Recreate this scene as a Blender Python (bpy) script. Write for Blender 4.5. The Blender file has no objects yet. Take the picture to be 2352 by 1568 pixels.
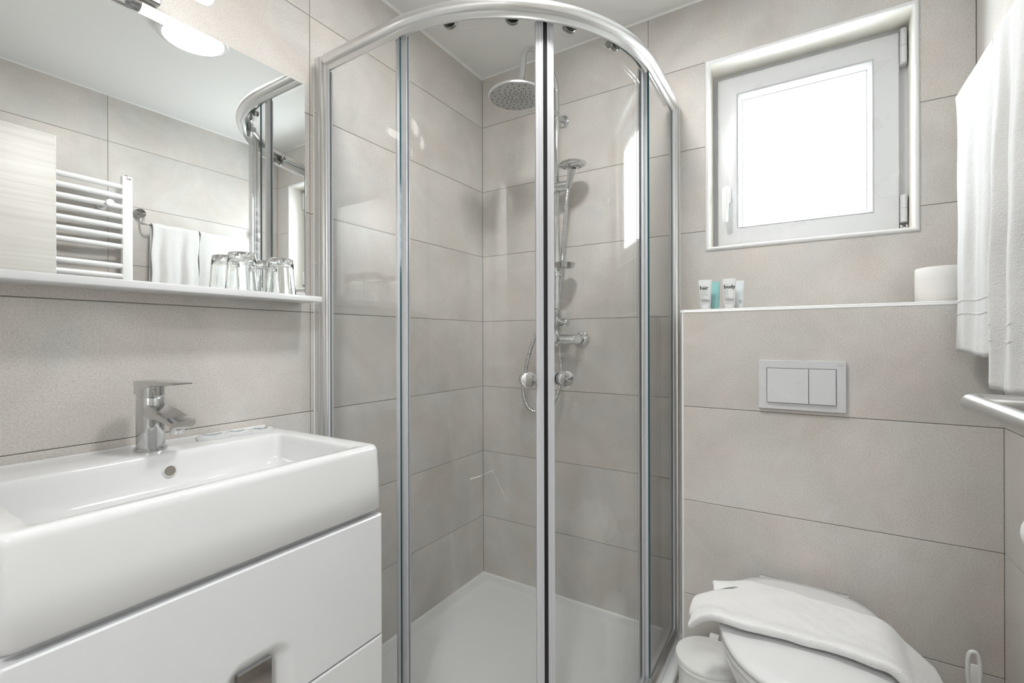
import bpy, bmesh, math, random
from math import sin, cos, pi, radians
from mathutils import Vector, Matrix

random.seed(7)
SC = bpy.context.scene
COL = SC.collection

# ------------------------------------------------------------------ camera
# room axes: corner of the shower = origin, +X along the window wall, +Y towards it, +Z up
F_PX, YAW, ROLL = 1076.75, 0.5584, 0.0027
CAM = Vector((1.2725, -1.7807, 1.1156))
cam_d = bpy.data.cameras.new('camera'); cam = bpy.data.objects.new('camera', cam_d); COL.objects.link(cam)
cam_d.sensor_width = 36.0; cam_d.lens = F_PX * 36.0 / 2352.0
cam_d.shift_y = -4.2178 / 2352.0
cam_d.clip_start = 0.02; cam_d.clip_end = 100
_f = Vector((-sin(YAW), cos(YAW), 0)); _r = Vector((cos(YAW), sin(YAW), 0)); _u = Vector((0, 0, 1))
cr = _r * cos(ROLL) - _u * sin(ROLL); cu = _r * sin(ROLL) + _u * cos(ROLL)
M = Matrix.Identity(4)
for i in range(3):
    M[i][0], M[i][1], M[i][2], M[i][3] = cr[i], cu[i], -_f[i], CAM[i]
cam.matrix_world = M
SC.camera = cam

# ------------------------------------------------------------------ light
EXPOSURE = 1.87
SKY, CEIL_LAMP, MIRROR_LAMP, HALL_FILL = 4.8, 32.5, 1.0, 24.5  # the hall value feeds an added, unseen fill light
W = bpy.data.worlds.new('sky'); SC.world = W; W.use_nodes = True
bg = W.node_tree.nodes['Background']; bg.inputs[0].default_value = (0.93, 0.97, 1.0, 1); bg.inputs[1].default_value = SKY
pd = bpy.data.lights.new('window_portal', 'AREA'); pd.shape = 'RECTANGLE'; pd.size = 0.56; pd.size_y = 0.66
pd.cycles.is_portal = True
po = bpy.data.objects.new('window_portal', pd); COL.objects.link(po)
po.location = (1.265, 0.21, 1.76); po.rotation_euler = (radians(-90), 0, 0)
vs = SC.view_settings
vs.view_transform = 'Standard'; vs.look = 'None'; vs.exposure = EXPOSURE; vs.gamma = 1.0; vs.use_curve_mapping = False
SC.cycles.use_denoising = True
SC.cycles.transparent_max_bounces = 32
SC.cycles.max_bounces = 16
SC.cycles.transmission_bounces = 14
SC.cycles.diffuse_bounces = 5
SC.cycles.glossy_bounces = 6
SC.cycles.adaptive_threshold = 0.1
SC.cycles.use_light_tree = False
SC.cycles.sample_clamp_indirect = 8.0
SC.cycles.caustics_refractive = False

# ------------------------------------------------------------------ materials
MATS = {}
def new_mat(name):
    m = bpy.data.materials.new(name); m.use_nodes = True; MATS[name] = m
    nt = m.node_tree
    return m, nt, nt.nodes['Principled BSDF'], nt.nodes['Material Output']
def lk(nt, a, b): nt.links.new(a, b)
def simple(name, col, rough=0.5, metal=0.0, spec=0.5, coat=0.0, noise=0.0, nscale=20.0, sheen=0.0):
    m, nt, b, o = new_mat(name)
    b.inputs['Base Color'].default_value = (*col, 1)
    b.inputs['Roughness'].default_value = rough
    b.inputs['Metallic'].default_value = metal
    b.inputs['Specular IOR Level'].default_value = spec
    b.inputs['Coat Weight'].default_value = coat
    b.inputs['Sheen Weight'].default_value = sheen
    if noise > 0:
        tc = nt.nodes.new('ShaderNodeTexCoord'); n = nt.nodes.new('ShaderNodeTexNoise')
        n.inputs['Scale'].default_value = nscale; n.inputs['Detail'].default_value = 3
        lk(nt, tc.outputs['Object'], n.inputs['Vector'])
        mp = nt.nodes.new('ShaderNodeMapRange')
        mp.inputs['To Min'].default_value = max(0.0, rough - noise); mp.inputs['To Max'].default_value = rough + noise
        lk(nt, n.outputs['Fac'], mp.inputs['Value']); lk(nt, mp.outputs['Result'], b.inputs['Roughness'])
    return m

def tile_mat(name, c_dark, c_light, rough=0.42):
    m, nt, b, o = new_mat(name)
    N = nt.nodes.new
    tc = N('ShaderNodeTexCoord'); oi = N('ShaderNodeObjectInfo')
    mul = N('ShaderNodeMath'); mul.operation = 'MULTIPLY'; mul.inputs[1].default_value = 53.0
    lk(nt, oi.outputs['Random'], mul.inputs[0])
    cx = N('ShaderNodeCombineXYZ'); lk(nt, mul.outputs[0], cx.inputs[0]); lk(nt, mul.outputs[0], cx.inputs[2])
    ad = N('ShaderNodeVectorMath'); ad.operation = 'ADD'
    lk(nt, tc.outputs['Object'], ad.inputs[0]); lk(nt, cx.outputs[0], ad.inputs[1])
    def noise(scale, detail, rgh=0.55, dist=0.0):
        n = N('ShaderNodeTexNoise'); n.inputs['Scale'].default_value = scale; n.inputs['Detail'].default_value = detail
        n.inputs['Roughness'].default_value = rgh; n.inputs['Distortion'].default_value = dist
        lk(nt, ad.outputs[0], n.inputs['Vector']); return n
    n1 = noise(3.2, 4, 0.62, 0.5)
    r1 = N('ShaderNodeValToRGB'); r1.color_ramp.elements[0].position = 0.33; r1.color_ramp.elements[1].position = 0.68
    r1.color_ramp.elements[0].color = (*c_dark, 1); r1.color_ramp.elements[1].color = (*c_light, 1)
    lk(nt, n1.outputs['Fac'], r1.inputs[0])
    # warm / cool drift
    n2 = noise(5.5, 1)
    hue = N('ShaderNodeMix'); hue.data_type = 'RGBA'; hue.blend_type = 'MULTIPLY'; hue.inputs[0].default_value = 1.0
    r2 = N('ShaderNodeValToRGB'); r2.color_ramp.elements[0].position = 0.38; r2.color_ramp.elements[1].position = 0.66
    r2.color_ramp.elements[0].color = (0.985, 1.0, 1.01, 1); r2.color_ramp.elements[1].color = (1.02, 0.993, 0.972, 1)
    lk(nt, n2.outputs['Fac'], r2.inputs[0])
    lk(nt, r1.outputs[0], hue.inputs[6]); lk(nt, r2.outputs[0], hue.inputs[7])
    # fine sandy grain
    n3 = noise(260, 1, 0.7)
    r3 = N('ShaderNodeValToRGB'); r3.color_ramp.elements[0].position = 0.30; r3.color_ramp.elements[1].position = 0.62
    r3.color_ramp.elements[0].color = (0.86, 0.855, 0.845, 1); r3.color_ramp.elements[1].color = (1.03, 1.03, 1.03, 1)
    lk(nt, n3.outputs['Fac'], r3.inputs[0])
    g = N('ShaderNodeMix'); g.data_type = 'RGBA'; g.blend_type = 'MULTIPLY'; g.inputs[0].default_value = 1.0
    lk(nt, hue.outputs[2], g.inputs[6]); lk(nt, r3.outputs[0], g.inputs[7])
    # sparse brown pores
    v = N('ShaderNodeTexVoronoi'); v.inputs['Scale'].default_value = 95; lk(nt, ad.outputs[0], v.inputs['Vector'])
    vn = noise(22, 0)
    lt = N('ShaderNodeMath'); lt.operation = 'LESS_THAN'; lt.inputs[1].default_value = 0.10; lk(nt, v.outputs['Distance'], lt.inputs[0])
    gt = N('ShaderNodeMath'); gt.operation = 'GREATER_THAN'; gt.inputs[1].default_value = 0.62; lk(nt, vn.outputs['Fac'], gt.inputs[0])
    an = N('ShaderNodeMath'); an.operation = 'MULTIPLY'; lk(nt, lt.outputs[0], an.inputs[0]); lk(nt, gt.outputs[0], an.inputs[1])
    a2 = N('ShaderNodeMath'); a2.operation = 'MULTIPLY'; a2.inputs[1].default_value = 0.55; lk(nt, an.outputs[0], a2.inputs[0])
    p = N('ShaderNodeMix'); p.data_type = 'RGBA'; p.blend_type = 'MIX'; p.inputs[7].default_value = (0.30, 0.24, 0.18, 1)
    lk(nt, a2.outputs[0], p.inputs[0]); lk(nt, g.outputs[2], p.inputs[6])
    # faint pale veins
    n4 = noise(1.5, 2, 0.5, 0.6)
    r4 = N('ShaderNodeValToRGB')
    e = r4.color_ramp.elements; e[0].position = 0.487; e[0].color = (0, 0, 0, 1); e[1].position = 0.513; e[1].color = (0, 0, 0, 1)
    k = e.new(0.5); k.color = (0.10, 0.10, 0.10, 1)
    lk(nt, n4.outputs['Fac'], r4.inputs[0])
    q = N('ShaderNodeMix'); q.data_type = 'RGBA'; q.inputs[7].default_value = (0.80, 0.78, 0.75, 1)
    lk(nt, r4.outputs[0], q.inputs[0]); lk(nt, p.outputs[2], q.inputs[6])
    lk(nt, q.outputs[2], b.inputs['Base Color'])
    b.inputs['Roughness'].default_value = rough; b.inputs['Specular IOR Level'].default_value = 0.38
    return m

def emit_mat(name, col, strength):
    m, nt, b, o = new_mat(name)
    b.inputs['Base Color'].default_value = (0.9, 0.9, 0.9, 1)
    b.inputs['Emission Color'].default_value = (*col, 1); b.inputs['Emission Strength'].default_value = strength
    return m

def sheet_glass(name, tint=(0.97, 0.985, 0.98), haze=0.0):
    """thin clear sheet: Fresnel mix of straight-through light and mirror reflection"""
    m, nt, b, o = new_mat(name); nt.nodes.remove(b); N = nt.nodes.new
    ge = N('ShaderNodeNewGeometry'); dp = N('ShaderNodeVectorMath'); dp.operation = 'DOT_PRODUCT'
    lk(nt, ge.outputs['Normal'], dp.inputs[0]); lk(nt, ge.outputs['Incoming'], dp.inputs[1])
    ab = N('ShaderNodeMath'); ab.operation = 'ABSOLUTE'; lk(nt, dp.outputs['Value'], ab.inputs[0])
    om = N('ShaderNodeMath'); om.operation = 'SUBTRACT'; om.inputs[0].default_value = 1.0; lk(nt, ab.outputs[0], om.inputs[1])
    pw = N('ShaderNodeMath'); pw.operation = 'POWER'; pw.inputs[1].default_value = 5.0; lk(nt, om.outputs[0], pw.inputs[0])
    ma = N('ShaderNodeMath'); ma.operation = 'MULTIPLY_ADD'; ma.inputs[1].default_value = 0.957; ma.inputs[2].default_value = 0.043
    lk(nt, pw.outputs[0], ma.inputs[0])
    tr = N('ShaderNodeBsdfTransparent'); tr.inputs[0].default_value = (*tint, 1)
    gl = N('ShaderNodeBsdfAnisotropic') if False else N('ShaderNodeBsdfGlossy')
    gl.inputs['Roughness'].default_value = 0.0
    mx = N('ShaderNodeMixShader'); lk(nt, ma.outputs[0], mx.inputs[0]); lk(nt, tr.outputs[0], mx.inputs[1]); lk(nt, gl.outputs[0], mx.inputs[2])
    out = mx
    if haze > 0:
        df = N('ShaderNodeBsdfDiffuse'); df.inputs[0].default_value = (0.85, 0.86, 0.86, 1)
        m2 = N('ShaderNodeMixShader'); m2.inputs[0].default_value = haze
        lk(nt, mx.outputs[0], m2.inputs[1]); lk(nt, df.outputs[0], m2.inputs[2]); out = m2
    lk(nt, out.outputs[0], o.inputs['Surface'])
    return m

def plastic_clear(name, col, fac):
    m, nt, b, o = new_mat(name); N = nt.nodes.new
    b.inputs['Base Color'].default_value = (*col, 1); b.inputs['Roughness'].default_value = 0.25
    tr = N('ShaderNodeBsdfTransparent'); tr.inputs[0].default_value = (0.93, 0.95, 0.96, 1)
    mx = N('ShaderNodeMixShader'); mx.inputs[0].default_value = fac
    lk(nt, tr.outputs[0], mx.inputs[1]); lk(nt, b.outputs[0], mx.inputs[2]); lk(nt, mx.outputs[0], o.inputs['Surface'])
    return m

def terry_mat(name, col):
    m, nt, b, o = new_mat(name); N = nt.nodes.new
    b.inputs['Base Color'].default_value = (*col, 1); b.inputs['Roughness'].default_value = 0.95
    b.inputs['Specular IOR Level'].default_value = 0.1; b.inputs['Sheen Weight'].default_value = 0.25
    tc = N('ShaderNodeTexCoord')
    n = N('ShaderNodeTexNoise'); n.inputs['Scale'].default_value = 420; n.inputs['Detail'].default_value = 2
    n2 = N('ShaderNodeTexNoise'); n2.inputs['Scale'].default_value = 60; n2.inputs['Detail'].default_value = 4
    lk(nt, tc.outputs['Object'], n.inputs['Vector']); lk(nt, tc.outputs['Object'], n2.inputs['Vector'])
    ad = N('ShaderNodeMath'); ad.operation = 'MULTIPLY_ADD'; ad.inputs[1].default_value = 1.2
    lk(nt, n2.outputs['Fac'], ad.inputs[0]); lk(nt, n.outputs['Fac'], ad.inputs[2])
    bp = N('ShaderNodeBump'); bp.inputs['Strength'].default_value = 0.55; bp.inputs['Distance'].default_value = 0.003
    lk(nt, ad.outputs[0], bp.inputs['Height']); lk(nt, bp.outputs[0], b.inputs['Normal'])
    return m

def wood_mat(name):
    m, nt, b, o = new_mat(name); N = nt.nodes.new
    tc = N('ShaderNodeTexCoord'); mp = N('ShaderNodeMapping'); mp.inputs['Scale'].default_value = (1.0, 1.6, 70.0)
    lk(nt, tc.outputs['Object'], mp.inputs['Vector'])
    n = N('ShaderNodeTexNoise'); n.inputs['Scale'].default_value = 1.0; n.inputs['Detail'].default_value = 5; n.inputs['Distortion'].default_value = 0.4
    lk(nt, mp.outputs[0], n.inputs['Vector'])
    mp2 = N('ShaderNodeMapping'); mp2.inputs['Scale'].default_value = (1.0, 1.2, 14.0); lk(nt, tc.outputs['Object'], mp2.inputs['Vector'])
    n2 = N('ShaderNodeTexNoise'); n2.inputs['Scale'].default_value = 1.0; n2.inputs['Detail'].default_value = 4; lk(nt, mp2.outputs[0], n2.inputs['Vector'])
    r = N('ShaderNodeValToRGB'); r.color_ramp.elements[0].position = 0.30; r.color_ramp.elements[1].position = 0.62
    r.color_ramp.elements[0].color = (0.55, 0.535, 0.50, 1); r.color_ramp.elements[1].color = (0.635, 0.622, 0.585, 1)
    lk(nt, n.outputs['Fac'], r.inputs[0])
    r2 = N('ShaderNodeValToRGB'); r2.color_ramp.elements[0].position = 0.3; r2.color_ramp.elements[1].position = 0.6
    r2.color_ramp.elements[0].color = (0.9, 0.885, 0.865, 1); r2.color_ramp.elements[1].color = (1.0, 1.0, 1.0, 1)
    lk(nt, n2.outputs['Fac'], r2.inputs[0])
    mx = N('ShaderNodeMix'); mx.data_type = 'RGBA'; mx.blend_type = 'MULTIPLY'; mx.inputs[0].default_value = 1
    lk(nt, r.outputs[0], mx.inputs[6]); lk(nt, r2.outputs[0], mx.inputs[7]); lk(nt, mx.outputs[2], b.inputs['Base Color'])
    b.inputs['Roughness'].default_value = 0.45
    return m

def tumbler_glass(name):
    m, nt, b, o = new_mat(name); b.inputs['Base Color'].default_value = (0.985, 0.995, 0.99, 1)
    b.inputs['Transmission Weight'].default_value = 1.0; b.inputs['Roughness'].default_value = 0.0; b.inputs['IOR'].default_value = 1.5
    return m

tile_mat('wall_tile', (0.590, 0.563, 0.532), (0.710, 0.686, 0.658))
tile_mat('floor_tile', (0.47, 0.45, 0.42), (0.56, 0.54, 0.51), 0.5)
simple('grout', (0.20, 0.18, 0.16), 0.9, noise=0.05, nscale=60)
simple('floor_grout', (0.58, 0.55, 0.51), 0.9, noise=0.05, nscale=60)
simple('paint', (0.84, 0.84, 0.825), 0.85, spec=0.2, noise=0.05, nscale=8)
simple('hall_paint', (0.82, 0.81, 0.79), 0.85, spec=0.2, noise=0.05, nscale=8)
simple('reveal_cream', (0.86, 0.83, 0.77), 0.6, noise=0.05, nscale=20)  # cream, lighter than the wall tiles
simple('silicone', (0.86, 0.86, 0.84), 0.45, noise=0.05, nscale=40)
simple('ceramic', (0.755, 0.76, 0.765), 0.08, spec=0.5, coat=0.3, noise=0.02, nscale=6)
simple('lacquer', (0.79, 0.80, 0.815), 0.16, spec=0.5, noise=0.03, nscale=5)
simple('lid_plastic', (0.74, 0.745, 0.745), 0.10, spec=0.5, noise=0.02, nscale=6)
simple('acrylic', (0.84, 0.86, 0.86), 0.22, spec=0.5, noise=0.04, nscale=9)
simple('pvc', (0.66, 0.665, 0.68), 0.28, spec=0.45, noise=0.04, nscale=9)
simple('pvc_grey', (0.70, 0.71, 0.73), 0.4, noise=0.04, nscale=9)  # pale grey plastic for fixed frame, gaskets, seams and mirror backing
simple('white_enamel', (0.84, 0.845, 0.845), 0.22, spec=0.5, noise=0.03, nscale=12)
simple('bin_plastic', (0.82, 0.825, 0.815), 0.3, spec=0.5, noise=0.04, nscale=14)
simple('trim_white', (0.88, 0.885, 0.89), 0.2, spec=0.5, noise=0.03, nscale=14)
simple('chrome', (0.63, 0.635, 0.64), 0.05, metal=1.0, noise=0.02, nscale=30)
simple('dark_chrome', (0.30, 0.31, 0.30), 0.16, metal=1.0, noise=0.04, nscale=60)
simple('satin_alu', (0.80, 0.80, 0.80), 0.30, metal=1.0, noise=0.03, nscale=4)
simple('matt_alu', (0.62, 0.61, 0.60), 0.34, metal=1.0, noise=0.05, nscale=4)
simple('satin_steel', (0.52, 0.515, 0.505), 0.30, metal=1.0, noise=0.05, nscale=30)
simple('mirror_silver', (0.93, 0.94, 0.935), 0.0, metal=1.0)
simple('nozzle_rubber', (0.10, 0.10, 0.11), 0.6, noise=0.05, nscale=60)
simple('head_face', (0.52, 0.52, 0.52), 0.35, metal=0.6, noise=0.05, nscale=60)
simple('black_gasket', (0.012, 0.011, 0.013), 0.35, noise=0.05, nscale=60)
simple('dark_gap', (0.03, 0.03, 0.035), 0.7, noise=0.05, nscale=60)
simple('overflow_shade', (0.24, 0.22, 0.19), 0.5, noise=0.05, nscale=60)
simple('plate_brown', (0.42, 0.39, 0.37), 0.22, metal=1.0, noise=0.05, nscale=40)
simple('glass_edge', (0.02, 0.075, 0.085), 0.12, spec=0.6, noise=0.02, nscale=60)
simple('ink', (0.03, 0.03, 0.035), 0.6, noise=0.05, nscale=60)
simple('grey_ink', (0.33, 0.34, 0.34), 0.6, noise=0.05, nscale=60)
simple('blue_ink', (0.36, 0.44, 0.55), 0.6, noise=0.05, nscale=60)
simple('red_ink', (0.55, 0.04, 0.03), 0.6, noise=0.05, nscale=60)
simple('white_ink', (0.85, 0.86, 0.86), 0.5, noise=0.05, nscale=60)
simple('paper', (0.86, 0.85, 0.83), 0.9, spec=0.15, noise=0.05, nscale=60)
simple('sachet_paper', (0.72, 0.73, 0.73), 0.5, noise=0.05, nscale=60)
simple('card', (0.45, 0.38, 0.30), 0.9, noise=0.05, nscale=60)
simple('tube_white', (0.74, 0.755, 0.76), 0.28, spec=0.5, noise=0.05, nscale=40)
simple('tube_teal', (0.30, 0.57, 0.57), 0.26, spec=0.5, noise=0.05, nscale=40)
simple('tube_frost', (0.72, 0.77, 0.79), 0.24, spec=0.5, noise=0.05, nscale=40)
simple('sill_stone', (0.72, 0.70, 0.66), 0.6, noise=0.05, nscale=20)
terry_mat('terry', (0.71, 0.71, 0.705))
terry_mat('terry_lit', (0.85, 0.85, 0.845))  # same terry, colour lightened so the lid towel looks better lit
wood_mat('pale_wood')
sheet_glass('shower_glass', (0.996, 0.999, 0.998))
sheet_glass('window_glass', (0.96, 0.985, 0.985))
simple('seal_plastic', (0.66, 0.67, 0.70), 0.22, spec=0.5, noise=0.03, nscale=20)
tumbler_glass('tumbler_glass')
emit_mat('diffuser_lit', (1.0, 0.985, 0.96), CEIL_LAMP)
emit_mat('tube_lit', (1.0, 0.965, 0.92), MIRROR_LAMP)
emit_mat('hall_fill_glow', (0.965, 0.985, 1.0), HALL_FILL)

# ------------------------------------------------------------------ mesh helpers
class MB:
    def __init__(s): s.v = []; s.f = []; s.m = []
    def add(s, vs, fs, mi=0):
        k = len(s.v); s.v += [tuple(p) for p in vs]
        s.f += [tuple(i + k for i in f) for f in fs]; s.m += [mi] * len(fs); return s
    def box(s, x0, x1, y0, y1, z0, z1, mi=0):
        vs = [(x, y, z) for z in (z0, z1) for y in (y0, y1) for x in (x0, x1)]
        return s.add(vs, [(0, 2, 3, 1), (4, 5, 7, 6), (0, 1, 5, 4), (2, 6, 7, 3), (0, 4, 6, 2), (1, 3, 7, 5)], mi)
    def rbox(s, x0, x1, y0, y1, z0, z1, r=0.003, seg=2, mi=0):
        bm = bmesh.new(); bmesh.ops.create_cube(bm, size=1)
        for v in bm.verts:
            v.co = ((x0 + x1) / 2 + v.co.x * (x1 - x0), (y0 + y1) / 2 + v.co.y * (y1 - y0), (z0 + z1) / 2 + v.co.z * (z1 - z0))
        bmesh.ops.bevel(bm, geom=list(bm.edges), offset=r, segments=seg, profile=0.5, affect='EDGES')
        bm.verts.index_update()
        s.add([v.co[:] for v in bm.verts], [[v.index for v in f.verts] for f in bm.faces], mi); bm.free(); return s
    def lathe(s, prof, origin=(0, 0, 0), axis=(0, 0, 1), n=32, mi=0, cap=True):
        a = Vector(axis).normalized(); t = Vector((1, 0, 0)) if abs(a.x) < 0.9 else Vector((0, 1, 0))
        u = a.cross(t).normalized(); w = a.cross(u); o = Vector(origin)
        vs = []; fs = []
        for r, h in prof:
            for i in range(n):
                an = 2 * pi * i / n; vs.append(o + a * h + (u * cos(an) + w * sin(an)) * r)
        for j in range(len(prof) - 1):
            for i in range(n):
                fs.append((j * n + i, j * n + (i + 1) % n, (j + 1) * n + (i + 1) % n, (j + 1) * n + i))
        if cap:
            fs.append(tuple(range(n - 1, -1, -1))); fs.append(tuple((len(prof) - 1) * n + i for i in range(n)))
        return s.add(vs, fs, mi)
    def cyl(s, p0, p1, r, n=24, mi=0, r1=None):
        p0 = Vector(p0); p1 = Vector(p1); d = p1 - p0
        return s.lathe([(r, 0), (r if r1 is None else r1, d.length)], p0, d, n, mi)
    def tube(s, pts, r, n=12, mi=0, closed=False):
        P = [Vector(p) for p in pts]; K = len(P); T = []
        for i in range(K):
            a = P[(i - 1) % K] if (closed or i > 0) else P[0]; b = P[(i + 1) % K] if (closed or i < K - 1) else P[-1]
            T.append((b - a).normalized())
        t0 = Vector((0, 0, 1)) if abs(T[0].z) < 0.9 else Vector((1, 0, 0))
        u = T[0].cross(t0).normalized(); vs = []; fs = []
        for i in range(K):
            if i: u = (u - T[i] * u.dot(T[i])).normalized()
            w = T[i].cross(u); rr = r[i] if isinstance(r, (list, tuple)) else r
            for k in range(n):
                an = 2 * pi * k / n; vs.append(P[i] + (u * cos(an) + w * sin(an)) * rr)
        for i in range(K if closed else K - 1):
            j = (i + 1) % K
            for k in range(n):
                fs.append((i * n + k, i * n + (k + 1) % n, j * n + (k + 1) % n, j * n + k))
        if not closed:
            fs.append(tuple(range(n - 1, -1, -1))); fs.append(tuple((K - 1) * n + k for k in range(n)))
        return s.add(vs, fs, mi)
    def loft(s, rings, mi=0, cap0=True, cap1=True):
        n = len(rings[0]); vs = [p for r in rings for p in r]; fs = []
        for j in range(len(rings) - 1):
            for i in range(n):
                fs.append((j * n + i, j * n + (i + 1) % n, (j + 1) * n + (i + 1) % n, (j + 1) * n + i))
        if cap0: fs.append(tuple(range(n - 1, -1, -1)))
        if cap1: fs.append(tuple((len(rings) - 1) * n + i for i in range(n)))
        return s.add(vs, fs, mi)
    def sweep(s, path, prof, mi=0, closed_prof=True, caps=True):
        """path: list of ((x,y),(nx,ny)); prof: list of (outward offset, z)"""
        rings = [[(p[0] + n[0] * o, p[1] + n[1] * o, z) for o, z in prof] for p, n in path]
        return s.loft(rings, mi, caps, caps)
    def prism(s, poly, y0, y1, plane='xz', mi=0):
        n = len(poly)
        def P(a, b, h): return {'xz': (a, h, b), 'xy': (a, b, h), 'yz': (h, a, b)}[plane]
        vs = [P(a, b, y0) for a, b in poly] + [P(a, b, y1) for a, b in poly]
        fs = [(i, (i + 1) % n, n + (i + 1) % n, n + i) for i in range(n)]
        fs += [tuple(range(n - 1, -1, -1)), tuple(range(n, 2 * n))]
        return s.add(vs, fs, mi)
    def grid(s, fn, nu, nv, mi=0):
        vs = [fn(i / nu, j / nv) for i in range(nu + 1) for j in range(nv + 1)]
        fs = [(i * (nv + 1) + j, (i + 1) * (nv + 1) + j, (i + 1) * (nv + 1) + j + 1, i * (nv + 1) + j + 1) for i in range(nu) for j in range(nv)]
        return s.add(vs, fs, mi)
    def build(s, name, mats, parent=None, smooth=35, root=None):
        me = bpy.data.meshes.new(name)
        off = Vector((0, 0, 0))
        r = parent
        while r is not None:
            off += r.location; r = r.parent
        vs = [(p[0] - off.x, p[1] - off.y, p[2] - off.z) for p in s.v]
        me.from_pydata(vs, [], s.f)
        bm = bmesh.new(); bm.from_mesh(me); bmesh.ops.recalc_face_normals(bm, faces=bm.faces); bm.to_mesh(me); bm.free()
        for mn in (mats if isinstance(mats, (list, tuple)) else [mats]): me.materials.append(MATS[mn])
        for p, mi in zip(me.polygons, s.m): p.material_index = mi
        if smooth:
            me.shade_smooth(); me.set_sharp_from_angle(angle=radians(smooth))
        ob = bpy.data.objects.new(name, me); COL.objects.link(ob)
        if parent is not None: ob.parent = parent
        return ob

def tag(o, label, cat=None, group=None, kind=None):
    o['label'] = label
    if cat: o['category'] = cat
    if group: o['group'] = group
    if kind: o['kind'] = kind
    return o
def thing(name, loc, label, cat, group=None, kind=None):
    o = bpy.data.objects.new(name, None); COL.objects.link(o); o.location = loc; o.empty_display_size = 0.05
    return tag(o, label, cat, group, kind)

def rrect(x0, x1, y0, y1, r, z, n=8):
    pts = []
    for cx_, cy_, a0 in ((x1 - r, y1 - r, 0), (x0 + r, y1 - r, 90), (x0 + r, y0 + r, 180), (x1 - r, y0 + r, 270)):
        for i in range(n + 1):
            a = radians(a0 + 90 * i / n); pts.append((cx_ + r * cos(a), cy_ + r * sin(a), z))
    return pts

def text_mesh(body, size, origin, xdir, ydir, mat, name, parent, extrude=0.0001, align='LEFT', shear=0.0, bold=0.0):
    cu_ = bpy.data.curves.new('lettering', 'FONT'); cu_.body = body; cu_.size = size; cu_.extrude = extrude
    cu_.align_x = align; cu_.offset = bold
    t = bpy.data.objects.new('lettering', cu_); COL.objects.link(t)
    dg = bpy.context.evaluated_depsgraph_get(); dg.update()
    me = bpy.data.meshes.new_from_object(t.evaluated_get(dg))
    bpy.data.objects.remove(t); bpy.data.curves.remove(cu_)
    x = Vector(xdir).normalized(); y = Vector(ydir).normalized(); z = x.cross(y); o = Vector(origin)
    off = Vector((0, 0, 0)); r = parent
    while r is not None:
        off += r.location; r = r.parent
    for v in me.vertices:
        c = v.co.copy(); v.co = o + x * c.x + y * c.y + z * c.z - off
    me.materials.clear(); me.materials.append(MATS[mat]); me.name = name
    ob = bpy.data.objects.new(name, me); COL.objects.link(ob); ob.parent = parent
    return ob

# ------------------------------------------------------------------ the room
XR, ZC, YF, YB = 1.677, 2.329, -1.93, -0.206     # right wall, ceiling, door wall, cistern front
XB = 0.932                                        # left edge of the cistern box
DEPTH = 0.0014
def struct(name, mb, mat, label, smooth=0):
    return tag(mb.build(name, mat, None, smooth), label, None, None, 'structure')

wx0, wx1, wz0, wz1 = 0.980, 1.5495, 1.4345, 2.0935     # window opening
wall_left = struct('wall_left', MB().box(-0.1, -DEPTH, YF - 0.1, 0.1, 0, ZC), 'grout', 'greige tiled wall behind the mirror and washbasin')
mb = MB(); T0 = DEPTH
mb.box(-0.1, wx0, T0, 0.22, 0, ZC); mb.box(wx1, XR + 0.1, T0, 0.22, 0, ZC)
mb.box(wx0, wx1, T0, 0.22, 0, wz0); mb.box(wx0, wx1, T0, 0.22, wz1, ZC)
wall_back = struct('wall_back', mb, 'grout', 'greige tiled wall with the window and the shower column')
wall_right = struct('wall_right', MB().box(XR + DEPTH, XR + 0.1, YF - 0.1, 0.1, 0, ZC), 'grout', 'greige tiled wall with radiator and towel rail')
mb = MB(); mb.box(-0.1, 0.70, YF - 0.12, YF, 0, ZC); mb.box(1.52, XR + 0.1, YF - 0.12, YF, 0, ZC); mb.box(0.70, 1.52, YF - 0.12, YF, 2.02, ZC)
wall_front = struct('wall_front', mb, 'hall_paint', 'plain wall around the doorway behind the viewer')
floor = struct('floor', MB().box(-0.1, XR + 0.1, YF - 1.4, 0.1, -0.08, -DEPTH), 'floor_grout', 'grey tiled bathroom floor')
ceiling = struct('ceiling', MB().box(-0.1, XR + 0.1, YF - 0.12, 0.22, ZC, ZC + 0.08), 'paint', 'white painted bathroom ceiling')
wall_cistern = struct('wall_cistern', MB().box(XB + DEPTH, XR, YB + DEPTH, 0.0, 0, 1.208), 'grout', 'low tiled boxed-out wall with ledge behind the toilet')
# hallway seen only in reflections
mb = MB(); mb.box(-0.1, XR + 0.1, YF - 1.5, YF - 1.4, 0, ZC + 0.08); mb.box(-0.2, -0.1, YF - 1.5, YF - 0.1, 0, ZC + 0.08); mb.box(XR + 0.1, XR + 0.2, YF - 1.5, YF - 0.1, 0, ZC + 0.08)
struct('wall_hall', mb, 'hall_paint', 'white hallway walls beyond the open doorway')
struct('ceiling_hall', MB().box(-0.1, XR + 0.1, YF - 1.4, YF - 0.12, ZC, ZC + 0.08), 'hall_paint', 'white hallway ceiling beyond the open doorway')

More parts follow.
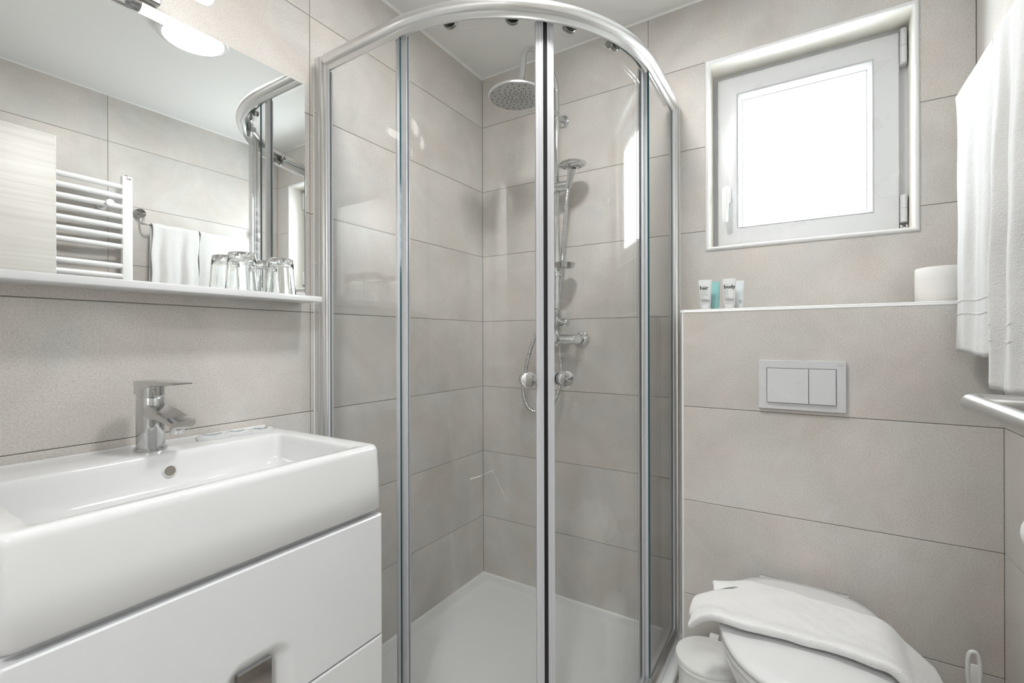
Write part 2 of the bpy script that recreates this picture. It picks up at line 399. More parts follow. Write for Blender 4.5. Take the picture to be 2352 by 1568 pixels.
TILE_CACHE = {}
def tile_mesh(w, h, mat):
    key = (round(w, 4), round(h, 4), mat)
    if key in TILE_CACHE: return TILE_CACHE[key]
    c = 0.0009; me = bpy.data.meshes.new('tile')
    vs = [(0, .004, 0), (w, .004, 0), (w, .004, h), (0, .004, h), (0, c, 0), (w, c, 0), (w, c, h), (0, c, h),
          (c, 0, c), (w - c, 0, c), (w - c, 0, h - c), (c, 0, h - c)]
    fs = [(3, 2, 1, 0), (8, 9, 10, 11)]
    for i in range(4):
        j = (i + 1) % 4; fs += [(i, j, 4 + j, 4 + i), (4 + i, 4 + j, 8 + j, 8 + i)]
    me.from_pydata(vs, [], fs); me.materials.append(MATS[mat]); TILE_CACHE[key] = me
    return me
GAP = 0.0009
def tile(parent, kind, a0, a1, b0, b1, plane, mat='wall_tile', name='tile'):
    """kind: back/left/right/floor/side; a along the wall, b up"""
    w, h = a1 - a0 - 2 * GAP, b1 - b0 - 2 * GAP
    ob = bpy.data.objects.new(name, tile_mesh(w, h, mat)); COL.objects.link(ob); ob.parent = parent
    if kind == 'back': ob.location = (a0 + GAP, plane, b0 + GAP)
    elif kind == 'left': ob.location = (plane, a0 + GAP, b0 + GAP); ob.rotation_euler = (0, 0, pi / 2)
    elif kind == 'right': ob.location = (plane, a1 - GAP, b0 + GAP); ob.rotation_euler = (0, 0, -pi / 2)
    elif kind == 'floor': ob.location = (a0 + GAP, b0 + GAP, plane); ob.rotation_euler = (-pi / 2, 0, 0)
    return ob
ROWS = [(i * 0.3, (i + 1) * 0.3) for i in range(7)] + [(2.1, ZC)]
for z0, z1 in ROWS:
    for a0, a1 in ((-1.93, -1.798), (-1.798, -0.898), (-0.898, 0.0)): tile(wall_left, 'left', a0, a1, z0, z1, 0.0)
    for a0, a1 in ((-1.93, -1.776), (-1.776, -0.876), (-0.876, 0.0)): tile(wall_right, 'right', a0, a1, z0, z1, XR)
    if z1 <= 1.21 or z0 > 2.0:
        tile(wall_back, 'back', 0.0, 0.7714, z0, z1, 0.0)
        if z0 > 2.0 : tile(wall_back, 'back', 0.7714, XR, z0, z1, 0.0)
        else: tile(wall_back, 'back', 0.7714, XB, z0, z1, 0.0)
    elif z0 < 1.25:
        tile(wall_back, 'back', 0.0, 0.7714, z0, z1, 0.0)
        g = GAP; a0, a1 = 0.7714 + g, XR - g
        poly = [(a0, z0 + g), (a1, z0 + g), (a1, z1 - g), (wx1, z1 - g), (wx1, wz0), (wx0, wz0), (wx0, z1 - g), (a0, z1 - g)]
        MB().prism(poly, 0.0, 0.004).build('tile', 'wall_tile', wall_back, 0)
    else:
        tile(wall_back, 'back', 0.0, 0.7714, z0, z1, 0.0)
        tile(wall_back, 'back', 0.7714, wx0, z0, z1, 0.0); tile(wall_back, 'back', wx1, XR, z0, z1, 0.0)
for z0, z1 in ((0, 0.3), (0.3, 0.6), (0.6, 0.9), (0.9, 1.204)):
    tile(wall_cistern, 'back', XB + 0.006, XR, z0, z1, YB)
    tile(wall_cistern, 'right', YB + 0.006, 0.0, z0, z1, XB)
tile(wall_cistern, 'floor', XB + 0.006, XR, YB + 0.006, 0.0, 1.2095, name='tile')
for i in range(6):
    for j in range(7):
        x0, y1 = i * 0.3 - 0.045, -j * 0.3
        tile(floor, 'floor', max(0.0, x0), min(XR, x0 + 0.3), max(YF, y1 - 0.3), y1, 0.0, 'floor_tile') if x0 < XR - 0.02 and y1 > YF + 0.02 else None
# reveals of the window
for nm, bx in (('reveal_tile', (wx0 - .001, wx0 + .004, 0.0, 0.13, wz0, wz1)), ('reveal_tile', (wx1 - .004, wx1 + .001, 0.0, 0.13, wz0, wz1)),
               ('reveal_tile', (wx0 + .004, wx1 - .004, 0.0, 0.13, wz1 - .004, wz1 + .001)), ('reveal_tile', (wx0 + .004, wx1 - .004, 0.0, 0.13, wz0 - .001, wz0 + .004))):
    MB().box(*bx).build(nm, 'reveal_cream', wall_back, 0)
# ceiling caulk
mb = MB()
mb.prism([(0, ZC), (0.008, ZC), (0, ZC - 0.008)], YF, 0, 'xz'); mb.prism([(XR, ZC), (XR - 0.006, ZC), (XR, ZC - 0.006)], YF, 0, 'xz')
mb.prism([(0, ZC), (-0.006, ZC), (0, ZC - 0.006)], 0, XR, 'yz')
struct('trim_1', mb, 'silicone', 'thin white caulk line where walls meet the ceiling')

# tile edge trims: window surround and ledge
def bar(mb, p0, p1, r, n=12):
    mb.tube([p0, p1], r, n)
tr = thing('trim_2', (1.265, 0, 1.43), 'white rounded edge trim around the window recess', None, None, 'structure')
to0, to1, tz0, tz1 = 0.9735, 1.5560, 1.4280, 2.1000
def frame_bar(name, parent, quad):
    """mitred bar: quad of the 4 outer/inner points in xz, from y=-0.004 to 0.004, rounded face"""
    (ax, az), (bx, bz), (cx_, cz), (dx, dz) = quad     # outer a-b, inner d-c
    rings = []
    for t, y in ((0.0, 0.002), (0.0, -0.003), (0.18, -0.0062), (0.5, -0.0075), (0.82, -0.0062), (1.0, -0.003), (1.0, 0.006)):
        rings.append(((ax + (dx - ax) * t, y, az + (dz - az) * t), (bx + (cx_ - bx) * t, y, bz + (cz - bz) * t)))
    vs = [p for r in rings for p in r]; fs = [(2 * i, 2 * i + 1, 2 * i + 3, 2 * i + 2) for i in range(len(rings) - 1)]
    fs += [tuple(2 * i for i in range(len(rings) - 1, -1, -1)), tuple(2 * i + 1 for i in range(len(rings))), (0, 12, 13, 1)]
    MB().add(vs, fs).build(name, 'trim_white', parent, 50)
O = [(to0, tz0), (to1, tz0), (to1, tz1), (to0, tz1)]; tw = 0.0125
I = [(to0 + tw, tz0 + tw), (to1 - tw, tz0 + tw), (to1 - tw, tz1 - tw), (to0 + tw, tz1 - tw)]
for k in range(4):
    j = (k + 1) % 4; frame_bar('trim_strip', tr, (O[k], O[j], I[j], I[k]))
tl = thing('trim_3', (1.3, YB, 1.2), 'white rounded edge trim along the ledge above the toilet', None, None, 'structure')
qr = 0.0095
prof = [(YB - 0.001 + qr - qr * cos(a), 1.2105 - qr + qr * sin(a)) for a in [radians(90 * i / 6) for i in range(7)]]
mb = MB(); mb.prism(prof + [(YB + qr, 1.2105 - qr)], XB - 0.001, XR, 'yz'); mb.build('trim_strip', 'trim_white', tl, 50)
prof2 = [(XB - 0.001 + qr - qr * cos(a), YB - 0.001 + qr - qr * sin(a)) for a in [radians(90 * i / 6) for i in range(7)]]
mb = MB(); mb.prism(prof2 + [(XB + qr, YB + qr)], 0.0, 1.2095, 'xy'); mb.build('trim_strip', 'trim_white', tl, 50)
prof3 = [(XB - 0.001 + qr - qr * cos(a), 1.2105 - qr + qr * sin(a)) for a in [radians(90 * i / 6) for i in range(7)]]
mb = MB(); mb.prism(prof3 + [(XB + qr, 1.2105 - qr)], YB - 0.001, 0.0, 'xz'); mb.build('trim_strip', 'trim_white', tl, 50)

# ------------------------------------------------------------------ window
win = thing('window_1', (1.265, 0.12, 1.44), 'small white tilt window with a bright overexposed pane', None, None, 'structure')
YS, YFR = 0.092, 0.118     # sash face, fixed frame face
sx0, sx1, sz0, sz1 = 1.000, 1.5235, 1.4525, 2.0690
bx0, bx1, bz0, bz1 = 1.0680, 1.4580, 1.5180, 2.0010   # bead outer
gx0, gx1, gz0, gz1 = 1.0800, 1.4450, 1.5300, 1.9860   # visible glass
def ring_frame(name, parent, o, i, rings, mat):
    """rings of rectangles from outer to inner: list of (t, y)"""
    R = []
    for t, y in rings:
        R.append([(o[a] + (i[a] - o[a]) * t, y, o[b] + (i[b] - o[b]) * t) for a, b in ((0, 2), (1, 2), (1, 3), (0, 3))])
    vs = [p for r in R for p in r]; fs = []
    K = len(R)
    for j in range(K):
        jj = (j + 1) % K
        for k in range(4):
            fs.append((j * 4 + k, j * 4 + (k + 1) % 4, jj * 4 + (k + 1) % 4, jj * 4 + k))
    return MB().add(vs, fs).build(name, mat, parent, 40)
ring_frame('window_frame', win, (wx0, wx1, wz0, wz1), (wx0 + .06, wx1 - .06, wz0 + .05, wz1 - .05), [(0, .18), (0, YFR), (1, YFR), (1, .18)], 'pvc_grey')
sash = ring_frame('sash', win, (sx0, sx1, sz0, sz1), (bx0, bx1, bz0, bz1), [(0, .16), (0, YS + .006), (.03, YS + .002), (.10, YS), (.94, YS), (1.0, YS + .004), (1.0, .16)], 'pvc')
ring_frame('glazing_bead', sash, (bx0, bx1, bz0, bz1), (gx0, gx1, gz0, gz1), [(0, YS + .02), (0, YS + .002), (.12, YS + .0005), (.30, YS + .003), (1.0, YS + .022), (1.0, YS + .03)], 'pvc')
ring_frame('gasket', sash, (gx0 - .003, gx1 + .003, gz0 - .003, gz1 + .003), (gx0 + .003, gx1 - .003, gz0 + .003, gz1 - .003), [(0, YS + .030), (0, YS + .024), (1, YS + .024), (1, YS + .030)], 'pvc_grey')
MB().box(gx0 - .005, gx1 + .005, YS + .028, YS + .034, gz0 - .005, gz1 + .005).build('window_pane', 'window_glass', sash, 0)
# mitre welds of the sash
mb = MB()
for (ox, oz), (ix, iz) in (((sx0, sz0), (bx0, bz0)), ((sx1, sz0), (bx1, bz0)), ((sx1, sz1), (bx1, bz1)), ((sx0, sz1), (bx0, bz1))):
    d = Vector((ix - ox, 0, iz - oz)); n_ = Vector((-d.z, 0, d.x)).normalized() * 0.0004
    a = Vector((ox, YS - .0003, oz)) + d * .12; b_ = Vector((ox, YS - .0003, oz)) + d * .92
    mb.add([a - n_, a + n_, b_ + n_, b_ - n_, a - n_ + Vector((0, .001, 0)), a + n_ + Vector((0, .001, 0)), b_ + n_ + Vector((0, .001, 0)), b_ - n_ + Vector((0, .001, 0))],
           [(0, 1, 2, 3), (4, 7, 6, 5), (0, 4, 5, 1), (1, 5, 6, 2), (2, 6, 7, 3), (3, 7, 4, 0)])
mb.build('weld_seam', 'pvc_grey', sash, 0)
# handle
hx, hz = 1.0315, 1.640
mb = MB(); R = []
for y, s_ in ((YS + .001, 1.0), (YS - .008, 1.0), (YS - .0105, 0.86)):
    R.append([(hx + dx * s_, y, hz + dz * s_) for dx, dz in [((.0145) * cos(a), (.034 - .0145) * (1 if sin(a) > 0 else -1) + .0145 * sin(a)) for a in [2 * pi * k / 24 + .001 for k in range(24)]]])
hd = mb.loft(R).build('window_handle', 'trim_white', win, 40)
mb = MB(); mb.cyl((hx, YS - .009, hz + .006), (hx, YS - .038, hz + .006), .0095, 20)
mb.loft([[(hx + dx * w_, y_ + dy, z_) for dx, dy in ((-1, -.006), (-.6, -.009), (.6, -.009), (1, -.006), (1, .005), (-1, .005))] for z_, w_, y_ in
         ((hz + .018, .008, YS - .036), (hz + .012, .011, YS - .037), (hz - .01, .0105, YS - .038), (hz - .06, .0095, YS - .040), (hz - .100, .0085, YS - .041), (hz - .105, .006, YS - .041))])
mb.build('handle_grip', 'trim_white', hd, 45)
# hinges
for z0, z1, nm in ((1.965, 2.075, 'hinge'), (1.475, 1.562, 'hinge')):
    mb = MB(); mb.lathe([(.0055, 0), (.0085, .002), (.0085, (z1 - z0) * .5 - .0008), (.007, (z1 - z0) * .5 - .0004), (.007, (z1 - z0) * .5 + .0004), (.0085, (z1 - z0) * .5 + .0008), (.0085, z1 - z0 - .002), (.0055, z1 - z0)], (1.5335, YS - .001, z0), (0, 0, 1), 20)
    mb.rbox(1.524, 1.543, YS + .004, YS + .028, z0, z1, .002)
    mb.build(nm, 'pvc', win, 40)
mb = MB(); mb.rbox(1.5245, 1.530, YS, YS + .02, 1.447, 1.468, .001); mb.rbox(1.538, 1.5435, YS, YS + .02, 1.447, 1.468, .001); mb.rbox(1.5305, 1.5375, YS, YS + .02, 1.452, 1.462, .001)
mb.build('hinge_pivot', 'matt_alu', win, 40)
# outside sill
MB().box(wx0, wx1, .18, .30, wz0 - .03, wz0 - .002).build('outer_sill', 'sill_stone', win, 0)

# ------------------------------------------------------------------ shower tray
def quad_outline(off, R, z, n=20, x_in=0.0):
    """quadrant footprint with its square corner in the room corner"""
    c = off - R; pts = [(x_in, -x_in, z), (x_in, -off, z)]
    for i in range(n + 1):
        a = radians(-90 + 90 * i / n); pts.append((c + R * cos(a), -c + R * sin(a), z))
    pts.append((off, -x_in, z)); return pts
tray = thing('shower_tray', (0.45, -0.45, 0.0), 'low white quadrant shower tray in the tiled corner', 'shower tray')
TZ = 0.0322
mb = MB()
mb.loft([quad_outline(.912, .562, 0.0), quad_outline(.916, .566, .004), quad_outline(.916, .566, TZ - .006), quad_outline(.912, .562, TZ - .001), quad_outline(.904, .554, TZ),
         quad_outline(.835, .50, TZ, x_in=.045), quad_outline(.828, .495, TZ - .003, x_in=.050), quad_outline(.80, .475, TZ - .012, x_in=.075), quad_outline(.66, .30, TZ - .016, x_in=.25)])
mb.build('tray_body', 'acrylic', tray, 50)
mb = MB(); mb.prism([(0, TZ), (.007, TZ), (0, TZ + .006)], -.912, 0, 'xz'); mb.prism([(0, TZ), (-.007, TZ), (0, TZ + .006)], 0, .912, 'yz')
mb.build('silicone_bead', 'silicone', tray, 0)
mb = MB(); mb.lathe([(.045, 0), (.045, .004), (.040, .006), (.0, .0065)], (.66, -.66, TZ - .0135), (0, 0, 1), 32, cap=False)
mb.build('drain_cover', 'chrome', tray, 40)

# ------------------------------------------------------------------ shower enclosure
enc = thing('shower_enclosure', (0.5, -0.5, TZ), 'curved glass shower enclosure with silver rails in the corner', 'shower enclosure')
def q_path(off, R, s0, s1, n=40, a0=-90.0, a1=0.0):
    """path parallel to the enclosure; s0 / s1: straight ends at x = s0 (near left wall) and y = -s1"""
    c = off - R; P = []
    if s0 is not None:
        for k in range(6):
            x = s0 + (c - s0) * k / 6; P.append(((x, -off), (0, -1)))
    for i in range(n + 1):
        a = radians(a0 + (a1 - a0) * i / n); P.append(((c + R * cos(a), -c + R * sin(a)), (cos(a), sin(a))))
    if s1 is not None:
        for k in range(1, 7):
            y = -c + (c - s1) * k / 6; P.append(((off, y), (1, 0)))
    return P
GO, GR = 0.870, 0.535            # fixed glass line and its radius
DO, DR = 0.8465, 0.5115          # sliding door line
ztop = 1.927
prof = [(dx, ztop + dz) for dx, dz in ((-.034, .036), (-.034, .047), (-.020, .0505), (.002, .052), (.010, .0505), (.0165, .0465), (.0210, .0400), (.0225, .0335), (.0215, .0275), (.0180, .0215), (.0130, .0180), (.0075, .0165),
        (.0070, .0005), (.0062, 0.0), (.0015, 0.0), (.0010, .0005), (.0010, .0300), (-.030, .0320))]
mb = MB(); mb.sweep(q_path(GO, GR, .048, .048), prof); mb.build('top_rail', 'satin_alu', enc, 45)
zb = TZ
prof = [(-.034, zb + .001), (-.034, zb + .032), (-.026, zb + .036), (-.010, zb + .036), (-.008, zb + .052), (.004, zb + .052), (.010, zb + .047), (.014, zb + .034), (.0155, zb + .016), (.0155, zb + .001)]
mb = MB(); mb.sweep(q_path(GO, GR, .048, .048), prof); mb.build('bottom_rail', 'satin_alu', enc, 45)
# wall profiles (section in a,b : a = distance from the wall, b = offset from the glass line, outward negative y / positive x)
def wall_profile(side):
    secs = [[(.0003, .0125), (.020, .0125), (.0215, .0115), (.0215, .0105), (.0235, .0105), (.0235, .0120), (.034, .0120), (.0345, .0150), (.038, .0150), (.0385, .0105), (.052, .0105), (.054, .0085),
             (.054, .0042), (.050, .0042), (.050, -.0042), (.054, -.0042), (.054, -.0085), (.052, -.0105), (.0003, -.0125)]]
    mb = MB()
    for sec in secs:
        poly = [((a, -(GO + b)) if side == 'left' else (GO + b, -a)) for a, b in sec]
        mb.prism(poly, zb + .001, 1.9765, 'xy')
    mb.build('wall_profile', 'satin_alu', enc, 0)
    mb = MB()
    poly = [((a, -(GO + b)) if side == 'left' else (GO + b, -a)) for a, b in ((.0, .0105), (.0025, .0155), (.0, .017))]
    mb.prism(poly, zb, 1.97, 'xy'); mb.build('silicone_bead', 'silicone', enc, 0)
wall_profile('left'); wall_profile('right')
for h in (1.815, 1.35):
    mb = MB(); mb.lathe([(.004, 0), (.004, .002), (.0015, .004)], (.004, -(GO + .014), h), (0, -1, 0), 10); mb.build('silicone_blob', 'silicone', enc, 40)
# fixed panels
FE = 0.3515
def glass_slab(name, path, z0, z1, t, parent):
    """vertical glass sheet following a path; end faces carry the dark edge colour"""
    n = len(path); vs = []
    for (p, nn) in path:
        for o in (-t / 2, t / 2):
            for z in (z0, z1): vs.append((p[0] + nn[0] * o, p[1] + nn[1] * o, z))
    fs = []; ms = []
    for i in range(n - 1):
        a, b = i * 4, (i + 1) * 4
        fs += [(a, b, b + 1, a + 1), (a + 2, a + 3, b + 3, b + 2), (a, a + 2, b + 2, b), (a + 1, b + 1, b + 3, a + 3)]; ms += [0, 0, 1, 1]
    fs += [(0, 1, 3, 2), ((n - 1) * 4, (n - 1) * 4 + 2, (n - 1) * 4 + 3, (n - 1) * 4 + 1)]; ms += [1, 1]
    mb = MB(); mb.v = vs; mb.f = fs; mb.m = ms
    return mb.build(name, ['shower_glass', 'glass_edge'], parent, 30)
fx_l = glass_slab('fixed_panel', [((.051, -GO), (0, -1)), ((FE, -GO), (0, -1))], zb + .05, ztop + .005, .006, enc)
fx_r = glass_slab('fixed_panel', [((GO, -FE), (1, 0)), ((GO, -.051), (1, 0))], zb + .05, ztop + .005, .006, enc)
for par, pts in ((fx_l, (.051, .060)), (fx_r, (.051, .060))):
    lx = par is fx_l
    mb = MB()
    for b0, b1 in ((.0034, .0075), (-.0075, -.0034)):
        if lx: mb.box(.050, .0605, -(GO + b1), -(GO + b0), zb + .052, ztop)
        else: mb.box(GO + b0, GO + b1, -.0605, -.050, zb + .052, ztop)
    mb.build('gasket', 'pvc_grey', par, 0)
# sliding doors
cD = DO - DR
def arc_path(a0, a1, R, n):
    return [((cD + R * cos(radians(a0 + (a1 - a0) * i / n)), -cD + R * sin(radians(a0 + (a1 - a0) * i / n))), (cos(radians(a0 + (a1 - a0) * i / n)), sin(radians(a0 + (a1 - a0) * i / n)))) for i in range(n + 1)]
DS = 0.329                        # where the doors begin behind the fixed panels
dz0, dz1 = zb + .036, ztop + .024
GAPDEG = 0.62
stripd = math.degrees(0.0185 / DR)
left_path = [((DS, -DO), (0, -1))] + arc_path(-90, -45 - GAPDEG, DR, 26)
right_path = arc_path(-45 + GAPDEG, 0, DR, 26) + [((DO, -DS), (1, 0))]
def seal_prof(w): return w
def strip(name, path, prof_offs, z0, z1, mat, parent):
    mb = MB()
    for o0, o1 in prof_offs: mb.sweep(path, [(o0, z0), (o1, z0), (o1, z1), (o0, z1)])
    return mb.build(name, mat, parent, 30)
def knob(parent, ang, z):
    d = Vector((cos(radians(ang)), sin(radians(ang)), 0)); o = Vector((cD, -cD, z)) + d * DR
    k = MB(); k.lathe([(.0085, .003), (.0195, .003), (.0205, .0045), (.0205, .0085), (.0195, .010), (.0085, .0105), (.0085, .014), (.0185, .0145), (.0210, .016), (.0215, .022), (.0205, .0275), (.0180, .0290), (.0, .0295)], o, d, 36, cap=False)
    k.lathe([(.0085, .003), (.0195, .003), (.0205, .0045), (.0205, .014), (.0180, .016), (.0, .0165)], o, -d, 36, cap=False)
    k.build('knob', 'chrome', parent, 40)
def roller(parent, ang, z):
    d = Vector((cos(radians(ang)), sin(radians(ang)), 0)); o = Vector((cD, -cD, z)) + d * DR
    k = MB(); k.lathe([(.010, .003), (.0190, .003), (.0200, .005), (.0200, .010), (.0180, .0125), (.007, .013), (.0065, .011), (.0045, .011), (.0042, .014), (.0, .0145)], o, d, 28, cap=False)
    k.lathe([(.008, .003), (.0095, .003), (.0095, .018), (.0080, .020), (.0, .020)], o + Vector((0, 0, .009 if z > 1 else -.009)), -d, 24, cap=False)
    k.build('roller', 'dark_chrome', parent, 40)
for side in ('left', 'right'):
    L_ = side == 'left'
    door = glass_slab('sliding_door', left_path if L_ else right_path, dz0, dz1, .006, enc)
    # rear seal
    if L_: rp = [((DS, -DO), (0, -1)), ((cD, -DO), (0, -1))] + arc_path(-90, -90 + 2.4, DR, 3)[1:]
    else: rp = arc_path(-2.4, 0, DR, 3)[:-1] + [((DO, -cD), (1, 0)), ((DO, -DS), (1, 0))]
    strip('rear_seal', rp, [(.0033, .0065), (-.0065, -.0033)], dz0 + .002, dz1 - .006, 'seal_plastic', door)
    if L_: rf = [((DS - .002, -DO), (0, -1)), ((DS + .004, -DO), (0, -1))]
    else: rf = [((DO, -DS - .004), (1, 0)), ((DO, -DS + .002), (1, 0))]
    strip('seal_fin', rf, [(.0065, .017)], dz0 + .002, dz1 - .012, 'seal_plastic', door)
    # front magnetic seal: ribbed translucent strip
    s = -1 if L_ else 1
    a_in, a_out = -45 + s * (GAPDEG + .02), -45 + s * (GAPDEG + stripd)
    da = (a_out - a_in)
    for k, (f0, f1, o0, o1) in enumerate(((0.0, .16, -.0075, .0085), (.16, .42, .0032, .0062), (.42, .55, .0032, .0078), (.55, 1.0, .0032, .0052), (.16, 1.0, -.0052, -.0032))):
        p0, p1 = a_in + da * f0, a_in + da * f1
        pth = arc_path(min(p0, p1), max(p0, p1), DR, 3)
        strip('front_seal', pth, [(o0, o1)], dz0 + .002, dz1 - .008, 'seal_plastic', door)
    if L_: strip('magnet_gasket', arc_path(-45 - GAPDEG + .08, -45 + GAPDEG - .08, DR, 2), [(-.006, .0062)], dz0, dz1 - .010, 'black_gasket', door)
    # bottom wiper
    strip('bottom_wiper', (left_path if L_ else right_path), [(-.005, .005)], dz0 - .006, dz0 + .008, 'seal_plastic', door)
    for ang in ((-72.5, -54.4) if L_ else (-37.2, -20.0)):
        roller(door, ang, 1.9440); roller(door, ang, zb + .075)
    knob(door, -50.4 if L_ else -39.6, 1.013)
    # etched safety mark
    am = -67.4 if L_ else -23.8
    d = Vector((cos(radians(am)), sin(radians(am)), 0)); o = Vector((cD, -cD, 1.922)) + d * (DR + .0034); xd = Vector((0, 0, 1)).cross(d)
    text_mesh('TEMPERED', .0042, o - xd * .0105, xd, (0, 0, 1), 'white_ink', 'safety_mark', door)
    for q in (-.0165, .0165):
        mb = MB(); mb.lathe([(.0016, 0), (.0016, .0002)], o + xd * q + Vector((0, 0, .0016)), d, 10); mb.build('safety_dot', 'white_ink', door, 0)

# ------------------------------------------------------------------ shower column
col = thing('shower_column', (.42, -.07, 1.0), 'chrome shower column with round rain head on the tiled wall', 'shower column')
RX, RY = .420, -.070
# riser and gooseneck
pts = [(RX, RY, 1.24), (RX, RY, 1.7), (RX, RY, 2.10)]
cy_, cz_, ra = -.2025, 2.115, .1325
for i in range(0, 19):
    a = radians(180 * i / 18 * .93); pts.append((RX, cy_ + ra * cos(a), cz_ + ra * .66 * sin(a) + .0))
pts.append((RX, -.345, 2.055)); pts.append((RX, -.362, 2.012))
mb = MB(); mb.tube(pts, .0108, 20); mb.build('riser_pipe', 'chrome', col, 60)
hc = Vector((RX - .004, -.378, 1.966)); HR = .097
head = MB(); head.lathe([(.0, .030), (.012, .030), (.014, .018), (.030, .0145), (.070, .0125), (HR - .003, .0095), (HR, .006), (HR, .001), (HR - .003, -.001)], hc, (0, 0, 1), 56, cap=False)
head.cyl((hc.x, hc.y, hc.z + .026), (RX, -.362, 2.016), .0125, 20)
hd_ = head.build('rain_head', 'satin_alu', col, 40)
fc = MB(); fc.lathe([(.0, -.0008), (HR - .0032, -.0008), (HR - .003, .0005)], hc, (0, 0, 1), 56, cap=False); fc.build('spray_face', 'head_face', hd_, 40)
nz = MB()
for k in range(12):
    for j in range(7):
        rr = .016 + j * .0115; a = 2 * pi * k / 12 + j * .24
        if j in (0,) and k % 2: continue
        nz.lathe([(.0021, -.0004), (.0019, -.0030), (.0012, -.0034)], hc + Vector((rr * cos(a), rr * sin(a), 0)), (0, 0, 1), 7)
nz.build('spray_nozzles', 'nozzle_rubber', hd_, 40)['kind'] = 'stuff'
# top wall bracket
mb = MB(); bz = 2.026
mb.lathe([(.0, 0), (.0235, 0), (.024, .002), (.0235, .008), (.021, .0095), (.0, .0095)], (RX, 0, bz), (0, -1, 0), 32, cap=False)
mb.cyl((RX, -.008, bz), (RX, -.072, bz), .009, 20); mb.lathe([(.0125, 0), (.0130, .002), (.0130, .018), (.0115, .020), (.0, .0205)], (RX, -.072, bz), (0, -1, 0), 24)
mb.cyl((RX, RY, bz - .012), (RX, RY, bz + .012), .0135, 24)
mb.build('wall_bracket', 'chrome', col, 40)
# slider that carries the hand shower
sz_ = 1.732
mb = MB(); mb.cyl((RX - .060, RY - .004, sz_ + .006), (RX + .062, RY - .004, sz_ + .006), .0135, 24); mb.cyl((RX, RY, sz_ - .022), (RX, RY, sz_ + .022), .0150, 24)
mb.rbox(RX - .03, RX + .062, RY - .016, RY + .010, sz_ - .020, sz_ - .003, .004); mb.lathe([(.0165, 0), (.0175, .002), (.0175, .018), (.016, .020), (.0, .020)], (RX - .060, RY - .004, sz_ + .006), (-1, 0, 0), 24)
mb.build('slider', 'chrome', col, 40)
# soap dish
dzs = 1.408
mb = MB(); mb.lathe([(.0165, -.020), (.0165, .018), (.0155, .020)], (RX, RY, dzs), (0, 0, 1), 24); mb.lathe([(.0185, -.034), (.0190, -.020)], (RX, RY, dzs - .002), (0, 0, 1), 24)
R = []
for s_, z_ in ((.30, -.016), (.82, -.012), (1.0, .004), (.97, .006), (.80, -.008), (.28, -.011)):
    R.append([(RX + .044 + .044 * s_ * cos(a), RY - .022 + .050 * s_ * sin(a), dzs + z_ + .004) for a in [2 * pi * k / 36 for k in range(36)]])
mb.loft(R); mb.build('soap_dish', 'chrome', col, 40)
# diverter and mixer
mb = MB(); mb.lathe([(.0125, 0), (.0135, .012), (.012, .024), (.0128, .026), (.0128, .040), (.0155, .044), (.0155, .064), (.012, .068), (.012, .085), (.0145, .088), (.0145, .104), (.011, .108)], (RX, RY, 1.132), (0, 0, 1), 24)
mb.lathe([(.0, -.034), (.0125, -.034), (.0135, -.030), (.0135, .020), (.0165, .022), (.0165, .046), (.015, .048), (.0, .0485)], (RX, RY, 1.186), (1, 0, -.06), 24, cap=False)
mb.cyl((RX + .040, RY, 1.198), (RX + .042, RY, 1.232), .0028, 10); mb.cyl((RX - .020, RY, 1.186), (RX - .030, RY - .012, 1.166), .011, 16)
mb.build('diverter', 'chrome', col, 40)
mz = 1.1165
mb = MB(); mb.lathe([(.0, -.082), (.0185, -.082), (.0205, -.079), (.0205, -.022), (.0215, -.020), (.0235, 0), (.0215, .020), (.0205, .022), (.0205, .079), (.0185, .082), (.0, .082)], (RX, RY + .002, mz), (1, 0, 0), 32, cap=False)
mb.cyl((RX, RY, mz + .012), (RX, RY, mz + .030), .015, 24); mb.cyl((RX, RY, mz - .028), (RX, RY, mz - .014), .011, 20)
mb.build('mixer_body', 'chrome', col, 40)
mb = MB(); mb.lathe([(.019, 0), (.0215, .004), (.0215, .014), (.019, .022), (.0, .024)], (RX, RY - .022, mz), (0, -1, .15), 28); mb.loft([[(RX + dx, RY - .036 - t * .030, mz + .004 + t * .020 + dz) for dx, dz in ((-.009, -.003), (.009, -.003), (.009, .003), (-.009, .003))] for t in (0, 1)])
mb.build('mixer_lever', 'chrome', col, 40)
for sx in (-1, 1):
    mb = MB(); mb.lathe([(.0, 0), (.0305, 0), (.0315, .002), (.0300, .009), (.022, .014), (.017, .016), (.0165, .034), (.0185, .036), (.0185, .052), (.0, .052)], (RX + sx * .0785, 0, mz), (0, -1, 0), 36, cap=False)
    mb.build('rosette', 'chrome', col, 40)

# hand shower with its hose
hs = thing('hand_shower', (RX + .075, -.10, 1.70), 'chrome hand shower with round head clipped to the riser slider', 'hand shower')
HC = Vector((RX + .090, -.118, 1.792)); ax = Vector((.04, -.20, 1)).normalized()
mb = MB(); mb.lathe([(.0, .021), (.022, .0195), (.042, .0135), (.0545, .005), (.0575, .0), (.0545, -.004), (.040, -.010), (.024, -.013), (.0, -.014)], HC, ax, 44, cap=False)
hh = mb.build('spray_head', 'chrome', hs, 45)
mb = MB()
for k in range(18):
    for j in range(3):
        rr = .031 + j * .0078; a = 2 * pi * k / 18 + j * .1
        u_ = ax.cross(Vector((1, 0, 0))).normalized(); w_ = ax.cross(u_)
        h_ = -.0125 + j * .0032
        mb.lathe([(.0016, 0), (.0014, .0022)], HC + (u_ * cos(a) + w_ * sin(a)) * rr + ax * h_, -ax, 7)
nzl = mb.build('spray_nozzles', 'nozzle_rubber', hh, 40); nzl['kind'] = 'stuff'
p0 = HC - ax * .010 + Vector((-.002, .004, 0)); p1 = Vector((RX + .058, -.082, 1.722))
